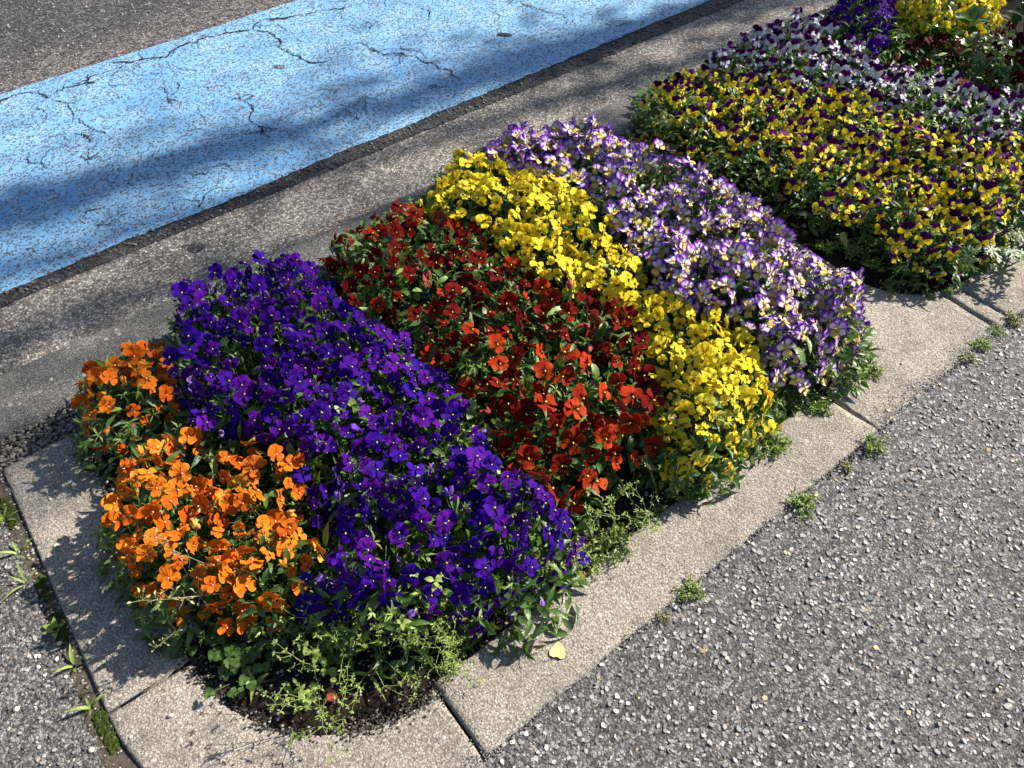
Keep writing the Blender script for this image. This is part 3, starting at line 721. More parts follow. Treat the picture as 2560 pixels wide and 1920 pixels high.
class Canopy:
    def __init__(s, out, reg, edge=.105):
        o = np.array(out); s.x0, s.y0 = o.min(0) - .03; x1, y1 = o.max(0) + .03; s.st = .01
        s.nx = int((x1 - s.x0) / s.st) + 1; s.ny = int((y1 - s.y0) / s.st) + 1
        gx, gy = np.meshgrid(s.x0 + s.st * np.arange(s.nx), s.y0 + s.st * np.arange(s.ny), indexing='ij')
        P = np.stack([gx, gy], -1); ins = inpoly(P, out); d = np.where(ins, polydist(P, out), 0)
        t = np.clip(d / edge, 0, 1); prof = np.sqrt(np.maximum(0, 1 - (1 - t) ** 2.4))
        prof = np.where(ins, np.maximum(prof, .12), 0)
        z = prof * .155; s.reg = reg
        for it in range(2):
            lab = s.classify(np.stack([gx, gy, z], -1))
            hh = np.full(lab.shape, HREG[None])
            for i, rg in enumerate(reg): hh[lab == i] = HREG[rg[0]]
            hh = blur(hh, 3); bord = np.zeros(lab.shape)
            bord[1:-1, 1:-1] = ((lab[1:-1, 1:-1] != lab[2:, 1:-1]) | (lab[1:-1, 1:-1] != lab[1:-1, 2:])).astype(float)
            dip = np.clip(blur(blur(bord, 3), 2) * 3.2, 0, 1)
            bump = np.array([[mnoise.noise(Vector((x * 9, y * 9, 1.7))) for y in gy[0]] for x in gx[:, 0]])
            b2 = np.array([[mnoise.noise(Vector((x * 24, y * 24, 5.7))) for y in gy[0]] for x in gx[:, 0]])
            z = prof * hh * (1 - .30 * dip) * (1 + .30 * bump + .20 * b2)
        s.lab = s.classify(np.stack([gx, gy, z + .01], -1)); s.z = z; s.ins = ins
    def classify(s, P):
        q = pj(P); lab = np.full(P.shape[:-1], -1)
        for i, rg in enumerate(s.reg): lab[inpoly(q, rg[2]) & (lab < 0)] = i
        return lab
    def at(s, x, y):
        i = min(max((x - s.x0) / s.st, 0), s.nx - 2); j = min(max((y - s.y0) / s.st, 0), s.ny - 2); a, b = int(i), int(j); u, v_ = i - a, j - b; z = s.z
        return z[a, b] * (1 - u) * (1 - v_) + z[a + 1, b] * u * (1 - v_) + z[a, b + 1] * (1 - u) * v_ + z[a + 1, b + 1] * u * v_
    def normal(s, x, y, e=.012):
        return Vector((-(s.at(x + e, y) - s.at(x - e, y)) / (2 * e), -(s.at(x, y + e) - s.at(x, y - e)) / (2 * e), 1)).normalized()
LAB = {     # words for the colour, plural used as a neighbour, group
 'orange_s': ('small orange pansy clump', 'small orange clump', 'orange pansies at the gravel joint'),
 'orange': ('bright orange pansy plant', 'orange pansies', 'orange pansies at the kerb corner'),
 'violet': ('deep violet pansy plant', 'violet pansies', 'violet pansies of the near bed'),
 'red': ('dark red pansy plant', 'red pansies', 'red pansies of the near bed'),
 'yellow': ('lemon yellow pansy plant', 'lemon yellow pansies', 'yellow pansies of the near bed'),
 'lilac': ('lilac and cream pansy plant', 'lilac pansies', 'lilac pansies of the near bed'),
 'white': ('white and plum pansy plant', 'white pansies', 'white and plum pansies of the far bed'),
 'indigo': ('blue-violet pansy plant', 'blue-violet pansies', 'blue-violet pansies of the far bed'),
 'gold': ('large golden pansy plant', 'golden pansies', 'golden pansies by the shrub'),
 'claret': ('dark claret pansy plant', 'claret pansies', 'claret pansies of the far bed'),
 'bicolour': ('yellow and plum pansy plant', 'yellow and plum pansies', 'yellow and plum pansies of the far bed'),
}
def plant_label(p, plants, reg):
    """colour, then the other colours it touches and the kerb it stands at"""
    x, y = p[2]; key = reg[p[0]][0]; nb = {}
    for q in plants:
        if q[0] != p[0]:
            d = math.hypot(q[2][0] - x, q[2][1] - y)
            if d < .23: nb[q[0]] = min(d, nb.get(q[0], 9))
    names = [LAB[reg[k][0]][1] for k in sorted(nb, key=nb.get)][:1 if key == 'lilac' else 2]
    t = LAB[key][0]
    t += (' by the ' + ' and '.join(names)) if names else (' amid others of its colour')
    if key in ('orange', 'orange_s') and x < .0: t += ', by the end kerb'
    elif y < .62: t += ', at the sidewalk kerb'
    elif y > 1.28: t += ', at the roadside kerb'
    elif .85 < y < 1.08: t += ', mid-bed'
    return t
def plant_bed(out, reg, spacing, seed, far=False, zsoil=-.005):
    rn = random.Random(seed); cp = Canopy(out, reg); o = np.array(out); lo, hi = o.min(0), o.max(0)
    # plants: k-means of the canopy cells of each colour block
    plants = []     # (region index, Empty, (x, y))
    for ri, rg in enumerate(reg):
        ii, jj = np.nonzero((cp.lab == ri) & cp.ins)
        if len(ii) == 0: continue
        pts = np.stack([cp.x0 + ii * cp.st, cp.y0 + jj * cp.st], -1); k = max(1, round(len(ii) * cp.st ** 2 / spacing ** 2))
        g = np.random.default_rng(seed + ri); c = pts[g.choice(len(pts), k, replace=False)]
        for _ in range(12):
            a = np.argmin(((pts[:, None] - c[None]) ** 2).sum(-1), 1)
            c = np.array([pts[a == q].mean(0) if (a == q).any() else c[q] for q in range(k)])
        for q in c: plants.append([ri, None, q, []])
    for p in plants:
        key = reg[p[0]][0]; e = obj('pansy_plant', None, None, Matrix.Translation((p[2][0], p[2][1], zsoil))); e.empty_display_size = .05
        tag(e, plant_label(p, plants, reg), 'pansy', LAB[key][2]); p[1] = e
    # flowers: 3-D Poisson discs over the canopy
    cell = {}; flw = []
    def ok(p, r):
        ci = tuple(int(q // .05) for q in p)
        for a in (-1, 0, 1):
            for b in (-1, 0, 1):
                for c in (-1, 0, 1):
                    for (q, rq) in cell.get((ci[0] + a, ci[1] + b, ci[2] + c), ()):
                        if (q - p).length < (r + rq) / 2: return False
        return True
    for tr in range(60000):
        x = rn.uniform(lo[0], hi[0]); y = rn.uniform(lo[1], hi[1])
        i, j = int((x - cp.x0) / cp.st), int((y - cp.y0) / cp.st)
        if not cp.ins[i, j] or cp.z[i, j] < .02: continue
        z = cp.at(x, y); key = int(cp.lab[min(int((x - cp.x0) / cp.st + .5), cp.nx - 1), min(int((y - cp.y0) / cp.st + .5), cp.ny - 1)])
        if key < 0: continue
        kd = reg[key][1]
        if rn.random() > FILL.get(reg[key][0], 1) and tr > 3000 and rn.random() < .5: continue
        cl_ = mnoise.noise(Vector((x * 13, y * 13, key * 3.1)))
        if cl_ < GAP.get(kd, -.38) : continue
        p = Vector((x, y, z + rn.uniform(-.02, .022)))
        if p.z < .018 or not ok(p, SPC[kd]): continue
        cell.setdefault(tuple(int(q // .05) for q in p), []).append((p, SPC[kd])); flw.append((key, p))
    for key, p in flw:
        best = min((q for q in plants if q[0] == key), key=lambda q: (q[2][0] - p.x) ** 2 + (q[2][1] - p.y) ** 2); best[3].append(p)
    nfl = 0
    for pi, (ri, e, c, fl) in enumerate(plants):
        key, kd = reg[ri][0], reg[ri][1]; d = KIND[kd]; base = Vector((c[0], c[1], zsoil)); st = MB()
        hp = max(.06, cp.at(c[0], c[1])); rad = max([math.hypot(p.x - c[0], p.y - c[1]) for p in fl] + [.08])
        rad = min(rad, spacing * .8)
        fo = obj('foliage', FOL[pi % 8], e, Matrix.Rotation(rn.uniform(0, 6.28), 4, 'Z') @ Matrix.Diagonal((rad * 1.0 / .115, rad * 1.0 / .115, (hp + .005) / .15, 1))); fo['kind'] = 'stuff'
        for p in fl:
            N = cp.normal(p.x, p.y); nfl += 1
            n = (N * .45 + Vector((-.30, -.50, .12)) + rv(rn) * .40) if far else (N * .85 + Vector((.05, -.42, .05)) + rv(rn) * (.8 if rn.random() < .22 else .6 if kd == 'orange' else .46))
            if n.z < -.1: n.z = -.1 + rn.random() * .3
            n.normalize()
            upv = Vector((0, 0, 1)) + rv(rn) * .22 - N * .1
            upv = upv - n * upv.dot(n)
            if upv.length < .15: upv = Vector((rn.uniform(-1, 1), 1, 0)); upv = upv - n * upv.dot(n)
            upv.normalize(); xx = upv.cross(n)
            rot = Matrix((xx, upv, n)).transposed().to_4x4()
            sc_ = d['D'] / .0385 * rn.choice([.62, .8, .9, .95, 1.0, 1.05, 1.1, 1.15])
            if rn.random() < (.12 if kd == 'red' else .07):
                ax = (N * .6 + Vector((0, 0, .3)) + rv(rn) * .5).normalized()
                o_ = obj('wilted_flower', rn.choice(WILT[kd]), e, Matrix.Translation(p - base) @ ax.to_track_quat('Z', 'Y').to_matrix().to_4x4() @ Matrix.Scale(rn.uniform(.8, 1.15), 4))
                o_.color = (1, 1, 1, rn.random()); st.tube([p - base, p - base - Vector((0, 0, .03)), Vector((rn.uniform(-.03, .03), rn.uniform(-.03, .03), .01))], .001, .0012, 3, 0, (.4, 0, .5, 1)); continue
            br = rn.uniform(.92 if kd in ('yellow', 'lilac', 'gold', 'white') else .74, 1.0); al = rn.random()
            if kd == 'red':
                fr = min(1, max(0, (1.15 - p.y) / .6)); al = al ** (5 - 3.9 * fr); sc_ *= .92 + .26 * fr
            elif kd == 'violet': al = al ** 1.8
            elif kd == 'lilac': al = al * (1 - .6 * min(1, max(0, (p.y - .85) / .5)))
            elif kd == 'bicolour' or kd == 'white': al = al ** 2
            cl = (br * rn.uniform(.94, 1), br * rn.uniform(.94, 1), br * rn.uniform(.94, 1), al); fo = obj('flower', FLB[kd], e, Matrix.Translation(p - base) @ rot @ Matrix.Scale(sc_, 4)); fo.color = cl
            S = rn.choice(PET[kd])
            for q in range(5):
                po = obj('petal', S[q] if rn.random() < .75 else rn.choice(PET[kd])[q], fo, Matrix.Rotation(rn.gauss(0, .19), 4, 'X') @ Matrix.Rotation(rn.gauss(0, .19), 4, 'Y') @ Matrix.Rotation(rn.gauss(0, .09), 4, 'Z')); po.color = cl
            b0 = p - base - n * .0105 * sc_; b1 = b0 - n * .008 - Vector((0, 0, .012)); ft = Vector((rn.uniform(-.03, .03), rn.uniform(-.03, .03), .012))
            st.tube([b0, b1, b1.lerp(ft, .4) - Vector((0, 0, .01)), ft], .0011, .0014, 3, 0, (rn.uniform(.2, .7), 0, .5, 1))
        for q in range(3):   # short basal shoots so that every plant has its stems
            ft = Vector((rn.uniform(-.03, .03), rn.uniform(-.03, .03), 0)); st.tube([ft, ft + Vector((rn.uniform(-.02, .02), rn.uniform(-.02, .02), hp * .5))], .0016, .001, 3, 0, (.3, 0, .5, 1))
        obj('stems', st.mesh('stems', [M_stem]), e)
        for q in range(13 if key != 'red' else 20):
            t = rn.uniform(0, 6.28); r_ = rad * math.sqrt(rn.random()) * 1.05; x, y = c[0] + r_ * math.cos(t), c[1] + r_ * math.sin(t)
            z = cp.at(x, y)
            if z < .03: continue
            N = cp.normal(x, y); d_ = (N * rn.uniform(.1, .5) + Vector((math.cos(t), math.sin(t), 0)) * .5 + rv(rn) * .5).normalized(); n_ = (N + Vector((0, 0, .4)) + rv(rn) * .3); xx = d_.cross(n_).normalized(); n_ = xx.cross(d_)
            obj('leaf', rn.choice(LEAF), e, Matrix.Translation(Vector((x, y, z - .018)) - base - d_ * .012) @ Matrix((xx, d_, n_)).transposed().to_4x4() @ Matrix.Scale(rn.uniform(.7, 1.05), 4))
    return cp, plants, nfl
cp1, pl1, n1 = plant_bed(OUT1, REG, .165, 11)
cp2, pl2, n2 = plant_bed(OUT2, REG2, .19, 23, True)
print('plants', len(pl1), len(pl2), 'flowers', n1, n2)
# ------------------------------------------------------------------ weeds and small things
def place(name, me, x, y, z=0., rz=0., s=1., label=None, cat=None, group=None):
    o = obj(name, me, None, Matrix.Translation((x, y, z)) @ Matrix.Rotation(rz, 4, 'Z') @ Matrix.Scale(s, 4)); return tag(o, label, cat, group)
def thing(name, x, y, z=0., rz=0., s=1., label=None, cat=None, group=None): 
    o = place(name, None, x, y, z, rz, s, label, cat, group); o.empty_display_size = .03; return o
Z1 = Vector((0, 0, 1))
def grass(n, L, W, seed, lean=.7, mat=None):
    rn = random.Random(seed); out = []
    for i in range(n):
        mb = MB(); t = 2 * math.pi * i / n + rn.uniform(-.5, .5); o_ = Vector((math.cos(t), math.sin(t), 0)); ln = lean * rn.uniform(.6, 1.3); l_ = L * rn.uniform(.6, 1.1)
        d = (o_ * ln + Z1).normalized(); leaf_geo(mb, o_ * .002, d, (Z1 - o_ * .4), l_, W * rn.uniform(.8, 1.2), rn.uniform(.2, .9), rn, 7, 0, .35, rn.uniform(.3, .9))
        out.append(mb.mesh('blade', [mat or M_weed]))
    return out
def put(name, parts, pname, *a, **k):
    e = thing(name, *a, **k)
    for m in parts: obj(pname, m, e)
    return e
put('grass_weed', grass(7, .045, .007, 1), 'blade', -.343, 1.255, -.012, label='grass tuft in the mossy joint nearest the gravel strip', cat='grass')
put('grass_weed', grass(5, .05, .005, 2, .9), 'blade', -.350, 1.085, -.012, label='long-bladed grass weed spreading over the mossy joint', cat='grass')
put('grass_weed', grass(4, .045, .006, 6, 1.0), 'blade', -.342, 1.16, -.012, label='short grass sprig between two grass tufts in the mossy joint', cat='grass')
put('weed_seedling', grass(6, .026, .011, 3, .9), 'leaf', -.334, .957, -.010, label='round-leaved seedling rosette in the mossy joint beside the end kerb', cat='weed')
put('grass_weed', grass(4, .04, .007, 4, 1.1), 'blade', -.330, .868, -.010, label='small grass weed in the mossy joint below the seedling rosette', cat='grass')
put('grass_weed', grass(4, .038, .006, 5, .9), 'blade', -.330, .775, -.010, label='grass weed in the mossy joint beside the kerb corner joint', cat='grass')
put('weed_seedling', grass(5, .045, .009, 9, 1.2), 'leaf', -.085, .63, .0, label='dark narrow-leaved seedling in the bare soil at the kerb corner', cat='weed')
put('weed_seedling', grass(4, .034, .008, 12, 1.2), 'leaf', -.045, .575, .0, label='small lance-leaved seedling in the bare soil near the curved kerb', cat='weed')
put('weed_seedling', grass(3, .05, .006, 14, 2.2), 'leaf', .085, .52, .0, label='flat grass-like seedling on the soil beside the kerb joint', cat='weed')

# low tiny-leaved weeds
def clump(n, Rr, H, ls, seed, mat, spread=1.0):
    rn = random.Random(seed); mb = MB()
    for i in range(n):
        t = rn.uniform(0, 6.28); r_ = Rr * math.sqrt(rn.random()); tip = Vector((math.cos(t) * r_, math.sin(t) * r_, H * rn.uniform(.3, 1) * (1 - .6 * r_ / Rr)))
        mb.tube([Vector((0, 0, 0)) + tip * .1, tip * .6 + Vector((0, 0, H * .12)), tip], .0007, .0005, 3, 1, (.5, 0, .5, 1))
        for k in range(rn.randint(5, 9)):
            p = tip * rn.uniform(.45, 1.02) + rv(rn) * .002; p.z = max(.001, p.z)
            leaf_geo(mb, p, (rv(rn) + Z1 * .4).normalized(), (Z1 + rv(rn) * .4), ls * rn.uniform(.6, 1.3), ls * .45 * rn.uniform(.8, 1.2), rn.uniform(.1, 1), rn, 2, 0, .25, .3)
    return mb.mesh('low_weed', [mat, M_stem])
CL = [clump(34, .03, .028, .007, 5, M_weed), clump(22, .02, .016, .006, 6, M_dry), clump(46, .036, .03, .0065, 7, M_weed), clump(26, .026, .014, .005, 8, M_weed)]
for (px, py, v_, s_, lb) in [(1490, 1275, 0, 1.0, 'leafy green weed in the kerb seam beside the pale fallen leaf'), (1432, 1335, 1, .8, 'tiny yellowish weed in the kerb seam next to the larger leafy weed'),
    (1730, 1092, 0, 1.15, 'bushy green weed in the kerb seam below the yellow pansies'), (1830, 1012, 1, .9, 'dry yellowish weed between the two bushy seam weeds'),
    (1888, 965, 2, 1.1, 'wide low green weed in the seam at the cracked kerb joint'), (2095, 778, 1, 1.2, 'dry straggly weed in the seam past the cracked kerb joint'),
    (2118, 745, 0, .9, 'pale weed in the seam below the narrow kerb strip'), (2185, 690, 1, 1.4, 'bleached straggly weed in the seam beyond the narrow kerb strip'), (2150, 715, 3, 1.0, 'flat weed in the seam by the narrow kerb strip')]:
    x, y = un(px, py); place('seam_weed', CL[v_], x, y, -.002, px, s_, lb, 'weed', 'weeds in the seam between kerb and sidewalk')
# fine ground weeds spilling over the bed edge and filling the gap between the beds
rn = random.Random(77)
spots = [(rn.uniform(.95, 1.42), .44 + rn.uniform(-.045, .05)) for i in range(30)] + [(rn.uniform(.2, .9), .452 + rn.uniform(-.012, .04)) for i in range(16)] + [(rn.uniform(1.66, 1.85), rn.uniform(.5, .75)) for i in range(8)]
for i, (x, y) in enumerate(spots):
    place('edge_weed', CL[(0, 2, 3)[i % 3]], x, y, .0, rn.uniform(0, 6.3), rn.uniform(.8, 1.5), 'fine light green weed along the inner edge of the sidewalk kerb' if x < 1.5 else 'fine weed among the stems at the farther bed\'s corner', 'weed', 'fine weeds along the sidewalk kerb' if x < 1.5 else 'fine weeds at the farther bed\'s corner')

# wiry sandwort-like weeds with tiny buds
def wiry(seed, H=.11, mat=None):
    rn = random.Random(seed); mb = MB()
    def grow(p, d, L, r_, lv):
        pts = [p]; q = p
        for k in range(3):
            d = (d + rv(rn) * .14).normalized(); q = q + d * L / 3; pts.append(q)
        mb.tube(pts, r_, r_ * .8, 3, 1, (.8, 0, .5, 1))
        for sgn in (-1, 1):
            s_ = d.cross(Z1).normalized() * sgn
            leaf_geo(mb, q, (s_ + d * .5 + rv(rn) * .2).normalized(), Z1 + rv(rn) * .3, rn.uniform(.005, .008), .003, rn.uniform(.4, 1), rn, 2, 0, .2, .2)
        if lv == 0:
            for k in range(2):
                c = q + d * .003 + rv(rn) * .001; rr = .0013
                v = [c + Vector((rr, 0, 0)), c + Vector((0, rr, 0)), c - Vector((rr, 0, 0)), c - Vector((0, rr, 0)), c + d * .0035, c - d * .0025]
                mb.add(v, [(0, 1, 4), (1, 2, 4), (2, 3, 4), (3, 0, 4), (1, 0, 5), (2, 1, 5), (3, 2, 5), (0, 3, 5)], 0, (.9, 0, 1, 1)); d = (d + rv(rn) * .6).normalized()
            return
        for k in range(2 if rn.random() < .75 else 3):
            grow(q, (d + rv(rn) * .5 + Z1 * .1).normalized(), L * rn.uniform(.6, .85), r_ * .85, lv - 1)
    for i in range(3):
        t = rn.uniform(0, 6.28); grow(Vector((0, 0, 0)), (Vector((math.cos(t), math.sin(t), 0)) * rn.uniform(.3, .9) + Z1).normalized(), H * .42, .0008, 3)
    return mb.mesh('wiry_weed', [M_weed, M_weed])
WI = [wiry(31 + i, (.10, .12, .14, .09)[i]) for i in range(4)]
rn = random.Random(9)
for i in range(16):
    if i < 9: x = rn.uniform(.03, .42); y = (.60 - (x - .03) * .62 if x < .28 else .452) + rn.uniform(-.02, .05)
    elif i < 13: x = rn.uniform(.42, .75); y = .455 + rn.uniform(-.01, .04)
    else: x = rn.uniform(.0, .2); y = rn.uniform(.53, .62)
    place('wiry_weed', WI[i % 4], x, y, .0, rn.uniform(0, 6.3), rn.uniform(.75, 1.15), 'wiry budding weed among the violet pansies along the kerb' if x < .42 else 'wiry budding weed below the red pansies at the kerb', 'weed', 'wiry weeds at the violet pansies' if x < .42 else 'wiry weeds at the red pansies')
# chickweed: upright stems with pairs of broad leaves
def chick(seed, H, n, ls):
    rn = random.Random(seed); mb = MB(); d = (Z1 + rv(rn) * .25).normalized(); pts = [Vector((0, 0, 0)) + d * H * i / n + rv(rn) * .003 for i in range(n + 1)]
    mb.tube(pts, .0013, .0008, 4, 1, (.6, 0, .5, 1))
    for i, p in enumerate(pts[1:]):
        t = i * 1.57 + rn.uniform(-.3, .3); k = 1 - .35 * i / n
        for sgn in (0, math.pi):
            o_ = Vector((math.cos(t + sgn), math.sin(t + sgn), rn.uniform(.1, .6))); leaf_geo(mb, p, o_.normalized(), Z1 * 1.0 + rv(rn) * .2, ls * k * rn.uniform(.8, 1.2), ls * .62 * k, rn.uniform(.4, 1), rn, 5, 0, .2, .6)
    return mb.mesh('chickweed', [M_weed, M_weed])
CH = [chick(1, .10, 7, .018), chick(2, .06, 5, .016), chick(3, .13, 8, .020)]
x, y = un(650, 1530); place('chickweed', CH[1], x, y, 0, 0, 1.1, 'light green chickweed in the soil by the curved kerb', 'weed')
x, y = un(672, 1515); place('chickweed', CH[1], x, y, 0, 2, .9, 'shorter chickweed sprig beside the chickweed at the curved kerb', 'weed')
x, y = un(725, 1470); place('chickweed', CH[0], x, y, 0, 1, 1.0, 'leafy chickweed rising from soil below the violet pansies', 'weed')
x, y = un(1010, 1330, .05); place('chickweed', CH[2], x, y, .02, .6, 1.2, 'tall pale chickweed standing above the violet pansies', 'weed')
x, y = un(880, 1330, .05); place('chickweed', CH[2], x, y, .02, 2.6, 1.0, 'leaning pale chickweed among violet pansies above the kerb joint', 'weed')
for i, (px, py) in enumerate([(1615, 260), (1540, 330), (1690, 250), (1700, 640)]):
    x, y = un(px, py + 40, .05); place('chickweed', CH[i % 3], x, y, .03, i, 1.2, 'pale chickweed stem standing among yellow and plum pansies' if i < 3 else 'chickweed stem standing among the lilac pansies', 'weed', 'chickweed in the farther bed' if i < 3 else None)
# clover patch in the corner soil
def clover(seed):
    rn = random.Random(seed); mb = MB()
    for i in range(16):
        c = Vector((rn.gauss(0, .022), rn.gauss(0, .022), rn.uniform(.012, .035))); mb.tube([Vector((c.x * .5, c.y * .5, 0)), c], .0007, .0006, 3, 1, (.5, 0, .5, 1)); a0 = rn.uniform(0, 6)
        for k in range(3):
            t = a0 + k * 2.094; leaf_geo(mb, c, Vector((math.cos(t), math.sin(t), .1)), Z1 + rv(rn) * .2, .011, .012, rn.uniform(.0, .5), rn, 4, 0, .15, .2)
    return mb.mesh('clover', [M_leaf, M_stem])
CV = [clover(3), clover(4)]
for i, (px, py) in enumerate([(500, 1395), (560, 1415), (625, 1400), (455, 1380), (530, 1450), (700, 1420), (590, 1380)]):
    x, y = un(px, py); place('clover', CV[i % 2], x, y, 0, i, 1.0, 'clover patch on the soil below the orange pansies', 'clover', 'clover below the orange pansies')
# dry seed stalk arching over the orange pansies
def stalk(seed):
    rn = random.Random(seed); mb = MB(); pts = [Vector((.13 * u, .02 * math.sin(u * 2), .05 + .10 * u - .05 * u * u)) for u in [i / 6 for i in range(7)]]; pts = [Vector((0, 0, 0))] + pts
    mb.tube(pts, .0011, .0008, 4, 1, (.6, 0, .5, 1))
    for p in pts[3:]:
        for k in range(6):
            d = (rv(rn) + Z1 * .3).normalized(); q = p + d * rn.uniform(.008, .018); mb.tube([p, q], .0005, .0004, 3, 1, (.7, 0, .5, 1)); leaf_geo(mb, q, d, Z1 + rv(rn), .010, .0045, rn.uniform(.5, 1), rn, 3, 0, .6, .2)
    return mb.mesh('seed_stalk', [M_dry, M_dry])
SK = stalk(4)
x, y = un(505, 1290, .1); place('seed_stalk', SK, x, y, .07, R(150), 1.0, 'pale dry seed stalk arching over the orange pansies', 'weed')
x, y = un(470, 1240, .1); place('seed_stalk', SK, x, y, .09, R(115), .8, 'thin dry seed stalk leaning across the middle of the orange pansies', 'weed')
x, y = un(420, 1330, .06); place('seed_stalk', SK, x, y, .03, R(195), .6, 'short dry seed stalk poking out under the orange pansies', 'weed')

# palmate cranesbill weeds in the farther bed
def palm(seed):
    rn = random.Random(seed); mb = MB()
    for i in range(5):
        t = rn.uniform(0, 6.28); c = Vector((math.cos(t) * rn.uniform(.02, .06), math.sin(t) * rn.uniform(.02, .06), rn.uniform(.05, .1))); mb.tube([Vector((0, 0, 0)), c * .5 + Z1 * .01, c], .0011, .0009, 3, 1, (.5, 0, .5, 1)); ax = (Z1 + rv(rn) * .4).normalized(); qx = ax.orthogonal().normalized(); qy = ax.cross(qx)
        for k in range(7):
            a_ = k / 7 * 5.6; d = qx * math.cos(a_) + qy * math.sin(a_)
            L = rn.uniform(.022, .032); leaf_geo(mb, c, d, ax, L, .007, rn.uniform(.1, .8), rn, 4, 0, .2, .3, .3)
            for sg in (-1, 1): leaf_geo(mb, c + d * L * .5, (d + ax.cross(d) * sg * .7).normalized(), ax, L * .42, .0045, rn.uniform(.1, .8), rn, 3, 0, .2, .2)
    return mb.mesh('cranesbill', [M_leaf, M_stem])
PL = [palm(5), palm(6)]
for i, (px, py, z) in enumerate([(1985, 215, .1), (2060, 110, .1), (1900, 105, .1), (2140, 170, .1), (2100, 590, .03), (2190, 530, .04), (2020, 560, .03), (1960, 500, .05), (2200, 420, .06), (1880, 470, .03), (2170, 580, .0)]):
    x, y = un(px, py, z); place('cranesbill', PL[i % 2], x, y, max(0, z - .03), i * 1.3, 1.15, 'finely cut cranesbill weed among the ' + ('white and plum pansies' if i < 4 else 'pansies at the farther bed\'s kerb edge'), 'weed', 'cranesbill weeds among white pansies' if i < 4 else 'cranesbill weeds at the farther kerb edge')
# broad-leaved shrub
def shrub_leaf(seed):
    rn = random.Random(seed); mb = MB(); leaf_geo(mb, Vector((0, 0, 0)), Vector((0, 1, 0)), Z1, .062, .034, rn.uniform(.3, .9), rn, 8, 0, .22, .3); return mb.mesh('leaf', [M_shrub])
SLF = [shrub_leaf(i) for i in range(4)]
def shrub(x, y, H, Rr, n, seed, label):
    rn = random.Random(seed); e = thing('broadleaf_shrub', x, y, -.005, label=label, cat='shrub'); mb = MB()
    for i in range(n):
        t = rn.uniform(0, 6.28); r_ = Rr * math.sqrt(rn.random()); tip = Vector((math.cos(t) * r_, math.sin(t) * r_, H * rn.uniform(.55, 1))); mb.tube([Vector((0, 0, 0)), tip * .5 + Vector((0, 0, .05)), tip], .005, .002, 5, 0, (.2, 0, .5, 1))
        for k in range(9):
            p = tip * rn.uniform(.6, 1.0) if k > 4 else tip; a_ = k * 2.4; d = (Vector((math.cos(a_), math.sin(a_), .55)) + rv(rn) * .2).normalized(); n_ = (Z1 + rv(rn) * .25); xx = d.cross(n_).normalized(); n_ = xx.cross(d)
            obj('leaf', SLF[rn.randrange(4)], e, Matrix.Translation(p) @ Matrix((xx, d, n_)).transposed().to_4x4() @ Matrix.Scale(rn.uniform(.7, 1.15), 4))
    obj('branches', mb.mesh('branches', [M_stem]), e); return e
shrub(2.80, .86, .34, .13, 12, 5, 'broad-leaved dark green shrub behind the golden pansies')
shrub(2.66, 1.03, .27, .05, 3, 8, 'young broad-leaved sprig growing through the golden pansies')
shrub(2.72, .72, .26, .12, 10, 9, 'broad-leaved shrub beside the claret pansies near the sidewalk kerb')

# moss in the joints
def moss(name, pts, wd, n, parent_label, seed):
    rn = random.Random(seed); mb = MB()
    for i in range(n):
        k = rn.randrange(len(pts) - 1); u = rn.random(); x = pts[k][0] + (pts[k + 1][0] - pts[k][0]) * u; y = pts[k][1] + (pts[k + 1][1] - pts[k][1]) * u
        if mnoise.noise(Vector((x * 9, y * 9, seed))) < .06: continue
        x += rn.uniform(-wd, wd); y += rn.uniform(-.006, .006); s_ = rn.uniform(.0025, .006); v = []; f = []
        for (rr, hh) in ((1, -.3), (.8, .5), (.35, .85)):
            for j in range(6): t = j * 1.047 + rr; v.append((x + s_ * rr * math.cos(t) * rn.uniform(.8, 1.2), y + s_ * rr * math.sin(t) * rn.uniform(.8, 1.2), -.008 + s_ * hh * .8 * rn.uniform(.8, 1.2)))
        for q in range(2):
            for j in range(6): f.append((q * 6 + j, q * 6 + (j + 1) % 6, q * 6 + 6 + (j + 1) % 6, q * 6 + 6 + j))
        f.append(tuple(range(12, 18))); mb.add(v, f)
    o = obj(name, mb.mesh(name, [M_moss])); tag(o, parent_label, 'moss', None, 'stuff'); return o
moss('moss', [(-.331, 1.32), (-.329, .98), (-.326, .78), (-.318, .64), (-.285, .55)], .010, 1700, 'olive green moss filling the joint beside the end kerb', 3)
moss('moss', [(1.22, .285), (1.40, .283)], .004, 160, 'olive green moss in the seam at the cracked kerb joint', 5)
mb = MB(); rn = random.Random(8)
for i in range(260):
    y = rn.uniform(.62, 1.38); pebble(mb, -.33 + rn.uniform(-.018, .018), y, -.007, rn.uniform(.0015, .004), pebcol(rn, .06, .4), rn)
obj('pebbles', mb.mesh('pebbles', [M_peb]), bpy.data.objects['joint_bed'])['kind'] = 'stuff'

